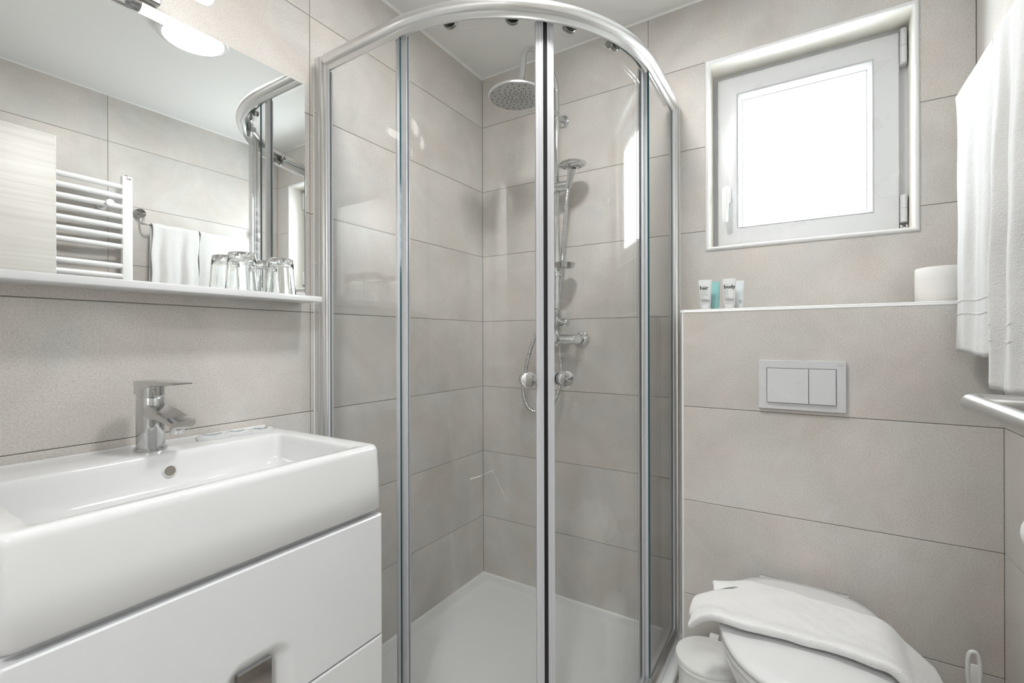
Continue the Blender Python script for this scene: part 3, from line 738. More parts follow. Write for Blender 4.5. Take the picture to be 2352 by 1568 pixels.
mb = MB(); mb.tube([p0, p0 + (p1 - p0) * .35, p0 + (p1 - p0) * .75, p1, p1 + (p1 - p0) * .12], [.0165, .0150, .0118, .0105, .0085], 20); mb.build('handle', 'chrome', hs, 50)
def bez(ctrl, n):
    out = []
    for i in range(len(ctrl) - 1):
        p0_, p1_, p2_, p3_ = (Vector(ctrl[max(0, i - 1)]), Vector(ctrl[i]), Vector(ctrl[i + 1]), Vector(ctrl[min(len(ctrl) - 1, i + 2)]))
        for k in range(n):
            t = k / n
            out.append(0.5 * ((2 * p1_) + (-p0_ + p2_) * t + (2 * p0_ - 5 * p1_ + 4 * p2_ - p3_) * t * t + (-p0_ + 3 * p1_ - 3 * p2_ + p3_) * t ** 3))
    out.append(Vector(ctrl[-1])); return out
e1 = p1 + (p1 - p0) * .11
ctrl = [tuple(e1), (RX + .045, -.075, 1.66), (RX + .032, -.066, 1.56), (RX + .018, -.056, 1.46), (RX + .004, -.046, 1.36), (RX - .004, -.044, 1.22), (RX + .002, -.046, 1.05), (RX + .012, -.060, .95),
        (RX - .012, -.080, .86), (RX - .055, -.095, .824), (RX - .098, -.10, .822), (RX - .128, -.10, .848), (RX - .143, -.10, .897), (RX - .137, -.10, .952), (RX - .118, -.10, 1.043), (RX - .088, -.098, 1.125), (RX - .060, -.092, 1.165), (RX - .034, -.084, 1.172)]
pts = bez(ctrl, 40)
# even spacing, alternating radius = ribbed metal hose
acc = [pts[0]]; 
for p in pts[1:]:
    while (p - acc[-1]).length > .0021: acc.append(acc[-1] + (p - acc[-1]).normalized() * .0021)
mb = MB(); mb.tube(acc, [.0086 if (i // 2) % 2 else .0074 for i in range(len(acc))], 10); mb.build('hose', 'chrome', hs, 60)

# ------------------------------------------------------------------ mirror, shelf, lamps
YC = -1.3375                                   # washbasin axis
MY0, MY1, MZ0, MZ1, MX = -1.748, -0.9285, 1.2405, 1.8705, .020
mir = thing('wall_mirror', (0.0, YC, MZ0), 'large frameless mirror above the washbasin', 'mirror')
mb = MB(); mb.box(.0002, .0150, MY0 + .02, MY1 - .014, MZ0 + .02, MZ1 - .02); mb.build('mirror_backing', 'pvc_grey', mir, 0)
# sheet: silvered front, bright ground edge
mb = MB(); mb.box(.0150, MX, MY0, MY1, MZ0, MZ1); o_ = mb.build('mirror_glass', ['trim_white', 'mirror_silver'], mir, 0)
for p in o_.data.polygons:
    if p.normal.x > .9: p.material_index = 1
mb = MB(); mb.box(.0005, .0145, MY1 - .004, MY1 + .0055, 1.487, 1.597); mb.rbox(.0005, .0150, MY1 - .003, MY1 + .0085, 1.545, 1.575, .002); mb.build('adhesive_strip', 'silicone', mir, 0)
stk = MB(); stk.box(MX, MX + .0004, -.9665, -.9290, 1.2400, 1.2555); stk_o = stk.build('maker_sticker', 'white_ink', mir, 0)
text_mesh('MAESTIL', .0090, (MX + .0006, -.9655, 1.2435), (0, 1, 0), (0, 0, 1), 'ink', 'sticker_lettering', stk_o)
sh = MB(); sh.rbox(.0003, .0990, MY0, -.9280, 1.2240, 1.2402, .0022, 3)
tag(sh.build('mirror_shelf', 'lacquer', None, 40), 'narrow white glossy shelf below the mirror holding two tumblers', 'shelf')

lamp = thing('mirror_lamp', (0.0, YC, 1.88), 'two-armed chrome wall lamp with frosted glass tubes above the mirror', 'lamp')
LX, LZ = .100, 1.913
mb = MB(); mb.rbox(.0003, .022, YC - .045, YC + .045, 1.885, 1.955, .004); mb.cyl((.02, YC, LZ), (LX - .01, YC, LZ), .011, 20)
mb.lathe([(.0, -.030), (.0215, -.030), (.0235, -.027), (.0235, .027), (.0215, .030), (.0, .030)], (LX, YC, LZ), (0, 1, 0), 32, cap=False)
mb.build('lamp_bracket', 'chrome', lamp, 40)
for s_ in (-1, 1):
    mb = MB(); mb.lathe([(.0185, .029), (.0205, .032), (.0205, .100), (.0190, .108), (.0150, .1135), (.0085, .117), (.0, .118)], (LX, YC, LZ), (0, s_, 0), 32, cap=False)
    mb.build('lamp_shade', 'tube_lit', lamp, 60)

cl = thing('ceiling_light', (.815, -.873, ZC), 'round white ceiling light glowing above the room centre', 'ceiling light')
c0 = (.815, -.873, ZC)
mb = MB(); mb.lathe([(.125, .0003), (.125, -.012), (.122, -.020), (.112, -.026), (.1025, -.027), (.1025, -.012)], c0, (0, 0, 1), 56, cap=False); mb.build('light_ring', 'white_enamel', cl, 40)
mb = MB(); mb.lathe([(.102, -.020), (.1015, -.0255), (.095, -.0275), (.05, -.0285), (.0, -.029)], c0, (0, 0, 1), 56, cap=False); mb.build('diffuser', 'diffuser_lit', cl, 60)
hl = thing('hall_fill_light', (1.36, YF - .60, ZC), 'added round fill light in the hallway behind the viewer', 'ceiling light')  # made-up light out of view, added as frontal fill through the doorway
h0 = (1.36, YF - .60, ZC)
mb = MB(); mb.lathe([(.17, 0), (.17, -.02), (.16, -.03), (.15, -.031), (.15, -.012)], h0, (0, 0, 1), 40, cap=False); mb.build('light_ring', 'white_enamel', hl, 40)
mb = MB(); mb.lathe([(.149, -.02), (.14, -.034), (.08, -.044), (.0, -.047)], h0, (0, 0, 1), 40, cap=False); mb.build('diffuser', 'hall_fill_glow', hl, 60)

# tumblers, upside down on the shelf
def tumbler(y, x, label):
    t = thing('tumbler', (x, y, 1.2402), label, 'glass', 'tumblers on the mirror shelf')
    H = .0970; ro, rt = .0375, .0310
    prof = [(ro, 0), (ro - .0006, -.0003 + .0006), ]
    outer = [(ro, .0004), (ro + .0002, .004), (ro - .0022, .030), (ro - .0042, .060), (rt + .0004, H - .006), (rt - .0010, H - .0015), (rt - .0035, H), (0.0, H - .0005)]
    inner = [(0.0, H - .0120), (rt - .0062, H - .0125), (rt - .0034, H - .0165), (rt - .0012, H - .030), (ro - .0052, .035), (ro - .0018, .004), (ro - .0012, .0004)]
    mb = MB(); mb.lathe(outer + inner + [outer[0]], (x, y, 1.2402), (0, 0, 1), 48, cap=False)
    mb.build('glass_body', 'tumbler_glass', t, 60)
tumbler(-1.1335, .060, 'clear upturned drinking glass on the shelf, nearer the washbasin tap')
tumbler(-1.0290, .060, 'clear upturned drinking glass at the shower end of the shelf')

# ------------------------------------------------------------------ washbasin
bas = thing('wash_basin', (.23, YC, .737), 'white rectangular ceramic washbasin on the vanity unit', 'washbasin')
by0, by1, BZ = -1.6365, -1.0385, .880
mb = MB(); R = []
def br(x1, inset, r, z, x0=.0005): R.append(rrect(x0, x1 - inset, by0 + inset, by1 - inset, r, z, 8))
br(.4635, .012, .012, .7365); br(.4665, .004, .016, .7385); br(.4670, .0, .018, .744)
br(.4620, .0, .018, .800); br(.4575, .0, .018, .866); br(.4570, .0010, .018, .8725); br(.4565, .0035, .017, .8775); br(.4560, .0075, .016, .8798); br(.455, .012, .016, .8800)
ix0, ix1, iy0, iy1 = .1355, .4300, -1.5985, -1.0830
def ir(d, r, z): R.append(rrect(ix0 + d, ix1 - d * .7, iy0 + d, iy1 - d, r, z, 8))
ir(-.004, .020, .8800); ir(.0, .018, .8786); ir(.0025, .018, .874); ir(.004, .020, .862); ir(.008, .024, .826); ir(.015, .028, .810); ir(.030, .03, .8015); ir(.07, .04, .7985); ir(.13, .01, .7965)
mb.loft(R); body = mb.build('basin_body', 'ceramic', bas, 60)
mb = MB(); mb.rbox(.0004, .0085, by0 + .004, by1 - .003, .876, .8832, .0025, 3); mb.build('back_lip', 'ceramic', bas, 40)
mb = MB(); mb.lathe([(.0125, -.001), (.0118, .0008), (.0108, .0008), (.0100, -.0006)], (.1435, -1.3275, .8425), (1, 0, .12), 28, cap=False); mb.build('overflow_rim', 'ceramic', bas, 50)
mb = MB(); mb.lathe([(.0105, -.0008), (.0105, .0003), (.0, .0003)], (.1435, -1.3275, .8425), (1, 0, .12), 28, cap=False); mb.build('overflow_shade_disc', 'overflow_shade', bas, 0)  # flat dark disc: shade inside the overflow painted as colour
mb = MB(); mb.lathe([(.030, 0), (.030, .003), (.026, .006), (.0, .007)], (.29, YC, .7967), (0, 0, 1), 28, cap=False); mb.build('drain_plug', 'chrome', bas, 40)

# faucet
fa = thing('basin_faucet', (.0745, YC, .880), 'chrome single-lever tap on the washbasin', 'faucet')
FX, FY = .0740, YC + .0015
SW = radians(11.0)
def fpt(a, b, z): return (FX + a * cos(SW) - b * sin(SW), FY + a * sin(SW) + b * cos(SW), z)      # a = towards spout
mb = MB()
def fring(ra_, rb_, z, n=36, ax_=0.0, p=2.6):
    out = []
    for k in range(n):
        t = 2 * pi * k / n; c_, s_ = cos(t), sin(t)
        out.append(fpt(ax_ + ra_ * (abs(c_) ** (2 / p)) * (1 if c_ > 0 else -1), rb_ * (abs(s_) ** (2 / p)) * (1 if s_ > 0 else -1), z))
    return out
mb.loft([fring(.0265, .0265, .8802), fring(.0275, .0275, .8812), fring(.0275, .0275, .8845), fring(.0262, .0262, .886)]); mb.build('base_ring', 'chrome', fa, 40)
mb = MB(); mb.loft([fring(.0238, .0238, .885), fring(.0238, .0238, .962), fring(.0235, .0235, .9925), fring(.0225, .0225, .9945)]); mb.build('body', 'chrome', fa, 40)
# spout: sweeps down and widens towards its flat lip
R = []
for t in [i / 14 for i in range(15)]:
    a = .004 + t * .101; zt = .982 - .034 * t ** 1.4; th = .032 - .018 * t; hw = .0215 + .0035 * t
    zb_ = zt - th
    sec = [(-hw, zb_ + th * .25), (-hw * .75, zb_), (hw * .75, zb_), (hw, zb_ + th * .25), (hw, zt - th * .15), (hw * .82, zt), (0, zt - .0035 * (1 - t)), (-hw * .82, zt), (-hw, zt - th * .15)]
    R.append([fpt(a, b, z) for b, z in sec])
mb = MB(); mb.loft(R); mb.build('spout', 'chrome', fa, 30)
ac = Vector(fpt(.084, 0, .925))
mb = MB(); mb.lathe([(.0125, .014), (.0130, .010), (.0130, .0), (.0120, -.0025), (.0105, -.0030), (.0105, -.0015), (.0, -.0015)], ac, (.12, .02, 1), 28, cap=False); mb.build('aerator', 'chrome', fa, 40)
mb = MB(); mb.lathe([(.0100, -.0018), (.0, -.0022)], ac, (.12, .02, 1), 24, cap=False); mb.build('aerator_mesh', 'dark_gap', fa, 0)
mb = MB(); mb.loft([fring(.0225, .0225, .9955), fring(.0238, .0238, .9975), fring(.0240, .0240, 1.010), fring(.0240, .0240, 1.0265), fring(.0230, .0230, 1.0285)])
R = []
for t, a, z, th, hw in ((0, -.0215, 1.0265, .022, .0200), (.1, -.0200, 1.0300, .029, .0215), (.3, .010, 1.0315, .019, .0235), (.5, .036, 1.0305, .0095, .0235), (.75, .072, 1.0285, .0060, .0225), (.95, .100, 1.0272, .0040, .0205), (1, .104, 1.0267, .0025, .019)):
    R.append([fpt(a, b, zz) for b, zz in ((-hw, z - th), (hw, z - th), (hw, z - .001), (hw * .9, z), (-hw * .9, z), (-hw, z - .001))])
mb.loft(R); mb.build('lever', 'chrome', fa, 30)

# sachets on the basin deck
def sachet(cx_, cy_, ang, w, l, tilt, label):
    s = thing('sachet', (cx_, cy_, BZ), label, 'sachet', 'toiletry sachets on the washbasin')
    ca, sa = cos(ang), sin(ang)
    def P(u, v, z): return (cx_ + u * ca - v * sa, cy_ + u * sa + v * ca, BZ + z)
    def top(u, v):
        x = (u - .5) * l; y = (v - .5) * w
        e = min(min(u, 1 - u) * 6, min(v, 1 - v) * 5, 1)
        return P(x, y, .0020 + .0058 * max(0, e) ** .7 + tilt * max(0, .22 - v) * .035 + .004 * max(0, u - .6) + .0012 * sin(u * 9))
    mb = MB(); mb.grid(top, 14, 10); k = len(mb.v)
    mb.grid(lambda u, v: P((u - .5) * l, (v - .5) * w, .0004), 14, 10)
    nn = 11
    for i in range(14): mb.f += [(i * nn, (i + 1) * nn, k + (i + 1) * nn, k + i * nn), (i * nn + 10, k + i * nn + 10, k + (i + 1) * nn + 10, (i + 1) * nn + 10)]; mb.m += [0, 0]
    for j in range(10): mb.f += [(j, k + j, k + j + 1, j + 1), (14 * nn + j, 14 * nn + j + 1, k + 14 * nn + j + 1, k + 14 * nn + j)]; mb.m += [0, 0]
    b_ = mb.build('packet', 'sachet_paper', s, 40)
    mb = MB()
    for r in range(6):
        v0 = .36 + r * .075
        for q in range(12):
            if random.random() < .2: continue
            u0 = .20 + q * .050; pts = []
            for uu, vv in ((u0, v0), (u0 + .040, v0), (u0 + .040, v0 + .045), (u0, v0 + .045)):
                x, y, z = top(uu, vv); pts.append((x, y, z + .0003))
            mb.add(pts, [(0, 1, 2, 3)])
    mb.build('print', 'blue_ink', s, 0)
sachet(.058, -1.2035, radians(72), .052, .066, 1.0, 'white sachet closest to the tap on the washbasin rim')
sachet(.062, -1.1485, radians(66), .050, .052, .6, 'middle one of three white sachets on the washbasin rim')
sachet(.080, -1.0985, radians(58), .052, .056, .8, 'white sachet nearest the right end of the washbasin rim')

# ------------------------------------------------------------------ vanity cabinet
cab = thing('vanity_cabinet', (.23, YC, .19), 'glossy white two-drawer vanity unit under the washbasin', 'cabinet')
CXF, cy0, cy1 = .4655, -1.6330, -1.0420
mb = MB(); mb.rbox(.0005, .4440, cy0 + .001, cy1 - .001, .195, .7300, .0015); mb.build('carcass', 'lacquer', cab, 40)
def sdf_rr(y, z, yc, zc, hy, hz_, r):
    qy = abs(y - yc) - (hy - r); qz = abs(z - zc) - (hz_ - r)
    return math.hypot(max(qy, 0), max(qz, 0)) + min(max(qy, qz), 0) - r
def sstep(a, b, x):
    t = max(0, min(1, (x - a) / (b - a))); return t * t * (3 - 2 * t)
def drawer(z0, z1, zc, hz_, top_handle):
    def fn(u, v):
        y = cy0 + (cy1 - cy0) * u; z = z0 + (z1 - z0) * v
        d = sdf_rr(y, z, -1.3215, zc, .058, hz_, .034)
        x = CXF - .019 * (1 - sstep(-.030, .005, d))
        e = min(u * (cy1 - cy0), (1 - u) * (cy1 - cy0), v * (z1 - z0), (1 - v) * (z1 - z0))
        if e < .0022: x -= .0022 * (1 - math.sqrt(max(0, 1 - (1 - e / .0022) ** 2)))
        return (x, y, z)
    nu, nv = 190, 96
    mb = MB(); mb.grid(fn, nu, nv)
    bnd = [i * (nv + 1) for i in range(nu + 1)] + [nu * (nv + 1) + j for j in range(1, nv + 1)] + [i * (nv + 1) + nv for i in range(nu - 1, -1, -1)] + [j for j in range(nv - 1, 0, -1)]
    k = len(mb.v); mb.v += [(.4450, mb.v[i][1], mb.v[i][2]) for i in bnd]; n = len(bnd)
    for i in range(n): mb.f.append((bnd[i], bnd[(i + 1) % n], k + (i + 1) % n, k + i)); mb.m.append(0)
    mb.f.append(tuple(k + i for i in range(n))); mb.m.append(0)
    dr = mb.build('drawer', 'lacquer', cab, 35)
    return dr
dz_j = .4570
du = drawer(dz_j + .0015, .7262, .470, .0985, True)
dl = drawer(.1950, dz_j - .0015, .444, .0985, False)
mb = MB(); mb.rbox(.4475, .4610, -1.3555, -1.2965, dz_j + .002, .5490, .0012, 2); hp = mb.build('handle_plate', 'plate_brown', du, 40)
mb = MB(); mb.rbox(.4470, .4616, -1.3560, -1.2960, .5484, .5505, .0009, 2); mb.build('handle_lip', 'chrome', du, 40)
mb = MB(); mb.rbox(.4475, .4610, -1.3555, -1.2965, .3650, dz_j - .002, .0012, 2); mb.build('handle_plate', 'plate_brown', dl, 40)

# ------------------------------------------------------------------ toilet
TX = 1.2650
toi = thing('toilet', (TX, -.45, .08), 'white wall-hung toilet with closed lid', 'toilet')
def egg(hw, yb, yf, z, rear=.78, n=48, ym=None):
    """outline: rear edge at yb (towards the wall), front at yf"""
    out = []; ymid = ym if ym is not None else yb + (yf - yb) * .42
    for k in range(n):
        t = 2 * pi * k / n; c_, s_ = cos(t), sin(t)
        if s_ >= 0:   # rear half, squarish
            p = 3.4; x = hw * abs(c_) ** (2 / p) * (1 if c_ > 0 else -1); y = ymid + (yb - ymid) * s_ ** (2 / p)
            x *= 1 - (1 - rear) * ((y - ymid) / (yb - ymid)) ** 2
        else:
            x = hw * abs(c_) ** (2 / 2.15) * (1 if c_ > 0 else -1); y = ymid + (yf - ymid) * abs(s_) ** (2 / 2.15)
        out.append((TX + x, y, z))
    return out
mb = MB(); mb.loft([egg(.100, YB - .0008, -.50, .085, 1.0), egg(.112, YB - .0008, -.53, .110, 1.0), egg(.128, YB - .0008, -.585, .190, 1.0), egg(.150, YB - .0008, -.655, .280, 1.0), egg(.168, YB - .0008, -.705, .345, 1.0), egg(.177, YB - .0008, -.728, .385, .98),
    egg(.178, YB - .0008, -.731, .396, .98), egg(.174, YB - .002, -.727, .4015, .98), egg(.12, -.30, -.66, .4015, .9)])
mb.build('bowl', 'ceramic', toi, 60)
mb = MB(); mb.loft([egg(.170, -.262, -.725, .4020, .85), egg(.1770, -.2550, -.7320, .4040, .85), egg(.1790, -.2530, -.7340, .4090, .85), egg(.1780, -.2540, -.7330, .4160, .85), egg(.172, -.260, -.727, .4180, .85)]); mb.build('seat', 'ceramic', toi, 60)
mb = MB(); mb.loft([egg(.172, -.256, -.729, .4200, .84), egg(.1780, -.2500, -.7350, .4215, .84), egg(.1800, -.2480, -.7370, .4260, .84), egg(.1790, -.2490, -.7360, .4320, .84), egg(.1740, -.2540, -.7310, .4362, .84), egg(.150, -.277, -.700, .4395, .84), egg(.09, -.34, -.62, .4420, .9), egg(.02, -.44, -.49, .4425, .9)])
lid = mb.build('lid', 'lid_plastic', toi, 60)
for sx in (-1, 1):
    mb = MB(); mb.cyl((TX + sx * .055, -.236, .418), (TX + sx * .105, -.236, .418), .0105, 20); mb.lathe([(.014, 0), (.013, .018)], (TX + sx * .08, -.236, .401), (0, 0, 1), 20); mb.build('hinge', 'chrome', toi, 40)

# towel lying across the toilet lid
def smooth_noise(u, v, s=0):
    return (sin(u * 9.1 + s) * cos(v * 7.3 + s * 1.7) + .6 * sin(u * 17.7 + v * 11.1 + s * 2.3) + .35 * sin(u * 31 - v * 23 + s)) / 1.95
def lid_z(x, y):
    d = math.hypot((x - TX) / .18, (y + .47) / .26)
    return .4435 if d < .85 else .4435 - .016 * min(1.3, (d - .85) / .15) ** 2
def tw(u, v):
    # u left -> right, v back -> front
    xl = 1.047 + .012 * sin(v * 9.0) - .016 * v + (.012 if v < .18 else 0)
    xr_ = 1.520 - .016 * abs(v - .45) * 2
    x = xl + (xr_ - xl) * u
    yb_ = -.425 + .052 * sstep(0, .22, u) - .030 * sstep(.30, .80, u) - .01 * sstep(.86, 1.0, u)
    yf_ = -.580 - .022 * sstep(0, .2, u) + .012 * sstep(.2, .5, u) - .02 * sstep(.6, .95, u)
    y = yb_ + (yf_ - yb_) * v
    z = .4475
    if x < 1.100: z -= .040 * ((1.100 - x) / .065) ** 1.7 * (.35 + .85 * v)
    if x > 1.405: z -= 1.05 * (x - 1.405) ** 1.0 * min(1, (x - 1.405) / .04) * (.80 + .12 * v) * .85
    z += .0028 * smooth_noise(u * 1.6, v * 1.2, 1.0) + .006 * math.exp(-((v - .96) / .10) ** 2)
    if u < .16: z += .007 * sin(v * 15 + 1.0) * (1 - u / .16)
    return (x, y, z)
mb = MB(); mb.grid(tw, 60, 34)
o_ = mb.build('folded_towel', 'terry_lit', None, 180); tag(o_, 'white terry towel draped over the closed toilet lid', 'towel')
so = o_.modifiers.new('thickness', 'SOLIDIFY'); so.thickness = .020; so.offset = 1.0
sb = o_.modifiers.new('round', 'SUBSURF'); sb.levels = 1; sb.render_levels = 1

# ------------------------------------------------------------------ flush plate
fp = thing('flush_plate', (1.262, YB, .912), 'white dual-button flush plate on the tiled box above the toilet', 'flush plate')
py1 = YB - .0003
px0, px1, pz0, pz1 = 1.1560, 1.3680, .9120, 1.0535
kx0, km, kx1, kz0, kz1 = 1.1780, 1.2813, 1.3447, .9318, 1.0300
# frame around the buttons
mb = MB()
o4 = rrect(px0, px1, pz0, pz1, .002, 0, 2); 
outer = [(a, b) for a, b, _ in o4]; inner = [(a, b) for a, b, _ in rrect(kx0 - .0012, kx1 + .0012, kz0 - .0012, kz1 + .0012, .0015, 0, 2)]
def ringp(pl_, y, s_=0.0):
    cxm = sum(p[0] for p in pl_) / len(pl_); czm = sum(p[1] for p in pl_) / len(pl_)
    return [(p[0] - s_ * (1 if p[0] > cxm else -1), y, p[1] - s_ * (1 if p[1] > czm else -1)) for p in pl_]
mb.loft([ringp(outer, py1), ringp(outer, py1 - .0085), ringp(outer, py1 - .0095, .001), ringp(inner, py1 - .0095, -.0005), ringp(inner, py1 - .0088), ringp(inner, py1 - .002)], cap0=False, cap1=False)
mb.build('plate_frame', 'pvc', fp, 0)
MB().box(kx0 - .004, kx1 + .004, py1 - .004, py1 - .0018, kz0 - .004, kz1 + .004).build('plate_back', 'dark_gap', fp, 0)
def button(x0, x1):
    # pushes stand out further at the bottom
    mb = MB(); yt, yb_ = py1 - .0102, py1 - .0150
    e = .0008
    vs = [(x0, py1 - .003, kz0), (x1, py1 - .003, kz0), (x1, py1 - .003, kz1), (x0, py1 - .003, kz1),
          (x0, yb_ + e, kz0), (x1, yb_ + e, kz0), (x1, yt + e, kz1), (x0, yt + e, kz1),
          (x0 + e, yb_, kz0 + e), (x1 - e, yb_, kz0 + e), (x1 - e, yt, kz1 - e), (x0 + e, yt, kz1 - e)]
    fs = [(0, 1, 2, 3), (8, 9, 10, 11)]
    for i in range(4):
        j = (i + 1) % 4; fs += [(i, j, 4 + j, 4 + i), (4 + i, 4 + j, 8 + j, 8 + i)]
    mb.add(vs, fs); mb.build('flush_button', 'pvc', fp, 0)
button(kx0, km - .0006); button(km + .0006, kx1)
text_mesh('TECE', .0062, (1.3485, py1 - .0096, 1.0405), (1, 0, 0), (0, 0, 1), 'grey_ink', 'plate_lettering', fp)

# ------------------------------------------------------------------ pedal bin
bin_ = thing('pedal_bin', (1.040, -.375, 0.0), 'small white pedal bin beside the toilet', 'bin')
bc = (1.0400, -.3750, 0.0); br_ = .0855
mb = MB(); mb.lathe([(.0, .0005), (.066, .0005), (.070, .004), (.0735, .06), (br_ - .005, .205), (br_ - .005, .212)], bc, (0, 0, 1), 48, cap=False); mb.build('bin_body', 'bin_plastic', bin_, 45)
mb = MB(); mb.lathe([(br_ - .006, .206), (br_ - .001, .207), (br_, .210), (br_, .216), (br_ - .0015, .218), (br_ - .006, .219)], bc, (0, 0, 1), 48, cap=False); mb.build('bin_rim', 'bin_plastic', bin_, 45)
mb = MB(); mb.lathe([(br_ - .004, .219), (br_ + .0005, .220), (br_ + .0015, .224), (br_ - .001, .2300), (br_ - .0055, .2315), (br_ - .010, .2318), (br_ - .020, .2345), (.045, .2390), (.0, .2405)], bc, (0, 0, 1), 48, cap=False); mb.build('bin_lid', 'bin_plastic', bin_, 45)
mb = MB(); mb.rbox(1.030, 1.056, -.2945, -.274, .214, .238, .003); mb.build('bin_hinge', 'bin_plastic', bin_, 40)
mb = MB(); mb.rbox(1.020, 1.060, -.478, -.448, .006, .014, .003); mb.build('pedal', 'bin_plastic', bin_, 40)

# toilet brush
tb = thing('toilet_brush', (1.598, -.315, 0.0), 'white toilet brush with looped handle standing by the right wall', 'toilet brush')
bx_, by_ = 1.598, -.315
mb = MB(); mb.lathe([(.0, .0005), (.045, .0005), (.048, .004), (.044, .06), (.036, .12), (.034, .124), (.031, .122), (.033, .10)], (bx_, by_, 0), (0, 0, 1), 36, cap=False); mb.build('holder', 'bin_plastic', tb, 45)
mb = MB(); mb.lathe([(.010, .06), (.0095, .20), (.0085, .30), (.0085, .3155)], (bx_, by_, 0), (0, 0, 1), 16)
loop = [(bx_ + .0095 * cos(a), by_, .362 + .033 * sin(a)) for a in [2 * pi * k / 28 for k in range(28)]]
mb2 = MB()
R = []
mb.tube([(bx_ + dx, by_, z) for dx, z in [(.0105 * (abs(cos(a)) ** .7) * (1 if cos(a) > 0 else -1), .3585 + .042 * (abs(sin(a)) ** .8) * (1 if sin(a) > 0 else -1)) for a in [2 * pi * k / 40 + .01 for k in range(40)]]], .0042, 10, closed=True)
mb.rbox(bx_ - .0085, bx_ + .0085, by_ - .0022, by_ + .0022, .318, .372, .002)
mb.build('handle', 'bin_plastic', tb, 45)

# ------------------------------------------------------------------ ledge items
rl = thing('toilet_paper', (1.5890, -.098, 1.2105), 'full white toilet paper roll standing on the tiled ledge', 'toilet paper')
rc = (1.5890, -.098, 1.2107)
mb = MB(); mb.lathe([(.0215, 0), (.0575, 0), (.0590, .002), (.0595, .030), (.0595, .062), (.0590, .0925), (.0575, .0945), (.0215, .0945), (.0215, 0)], rc, (0, 0, 1), 56, cap=False); mb.build('paper', 'paper', rl, 45)
mb = MB(); mb.lathe([(.0215, .0005), (.0215, .0940), (.0203, .0940), (.0203, .0005), (.0215, .0005)], rc, (0, 0, 1), 32, cap=False); mb.build('core', 'card', rl, 45)

def tube(x, y, ang, w, h, mat, label, word=None, lean=0.0, small=False):
    t = thing('toiletry_tube', (x, y, 1.2105), label, 'toiletry tube', 'toiletry tubes on the ledge')
    ca, sa = cos(ang), sin(ang); z0 = 1.2108
    def P(a, b, z): return (x + a * ca - b * sa, y + a * sa + b * ca + lean * (z - z0), z)
    R = []
    capr = w * .36
    mb = MB(); mb.lathe([(capr * .96, 0), (capr, .0012), (capr, .010), (capr * .94, .0115), (0, .0115)], (x, y, z0), (0, lean, 1), 24, cap=False); mb.build('tube_cap', 'tube_white' if mat != 'tube_teal' else mat, t, 40)
    N_ = 28
    prof = []
    for k in range(13):
        f = k / 12; z = z0 + .0105 + (h - .0105) * f
        hw = w * (.40 + .10 * f) if f > 0 else w * .40
        dp = (w * .33) * (1 - f ** 1.7) + .0009
        if f > .93: dp = .0009
        prof.append((hw, dp, z))
    for hw, dp, z in prof: R.append([P(hw * cos(2 * pi * q / N_), dp * sin(2 * pi * q / N_), z) for q in range(N_)])
    mb = MB(); mb.loft(R); b_ = mb.build('tube_body', mat, t, 45)
    def surf(a, f):
        k = min(11, int(f * 12)); g = f * 12 - k
        hw = prof[k][0] * (1 - g) + prof[k + 1][0] * g; dp = prof[k][1] * (1 - g) + prof[k + 1][1] * g; z = prof[k][2] * (1 - g) + prof[k + 1][2] * g
        s_ = max(-.97, min(.97, a / hw)); return Vector(P(a, -dp * math.sqrt(1 - s_ * s_) - .0003, z))
    if word:
        tm = text_mesh(word, .0165, (0, 0, 0), (1, 0, 0), (0, 1, 0), 'ink', 'lettering', t, .00005, 'LEFT', bold=.0004)
        root = Vector((x, y, 1.2105))
        for v in tm.data.vertices:
            c_ = v.co + root
            a = c_.x - w * .40; f = .63 + c_.y / (h - .0105)
            v.co = surf(a, max(0, min(.999, f))) - root
        mb = MB()
        def line(a0, a1, f, th, m_=0):
            n = 6; pts = []
            for q in range(n + 1):
                a = a0 + (a1 - a0) * q / n; pts += [surf(a, f), surf(a, f + th)]
            mb.add(pts, [(2 * q, 2 * q + 2, 2 * q + 3, 2 * q + 1) for q in range(n)])
        l0 = -w * .40
        for f, ln in ((.765, .34), (.575, .50), (.53, .56), (.485, .48), (.44, .58), (.395, .60), (.34, .30), (.28, .36)):
            k_ = ln if word == 'hair' or f in (.765, .28) else ln * .55
            line(l0, l0 + w * k_, f, .012)
        for q in range(7): line(l0, l0 + w * (.72 if q < 6 else .5), .155 + q * .016, .0085)
        line(l0, l0 + w * .70, .10, .008); line(l0, l0 + w * .45, .075, .008)
        mb.build('small_print', 'grey_ink', t, 0)
    elif small:
        mb = MB()
        for q in range(6):
            n = 4; pts = []; f = .10 + q * .024
            for r in range(n + 1):
                a = -w * .05 + w * .28 * r / n; pts += [surf(a, f), surf(a, f + .013)]
            mb.add(pts, [(2 * r, 2 * r + 2, 2 * r + 3, 2 * r + 1) for r in range(n)])
        mb.build('small_print', 'grey_ink', t, 0)
tube(.9985, -.160, radians(14), .041, .0965, 'tube_white', 'white toiletry tube printed hair on the ledge', 'hair')
tube(1.0215, -.118, radians(14), .032, .0935, 'tube_teal', 'teal toiletry tube between the two printed white tubes')
tube(1.0700, -.160, radians(10), .040, .0960, 'tube_white', 'white toiletry tube printed body on the ledge', 'body')
tube(1.0935, -.122, radians(14), .032, .0920, 'tube_frost', 'pale frosted toiletry tube half behind the body tube', None, 0, True)

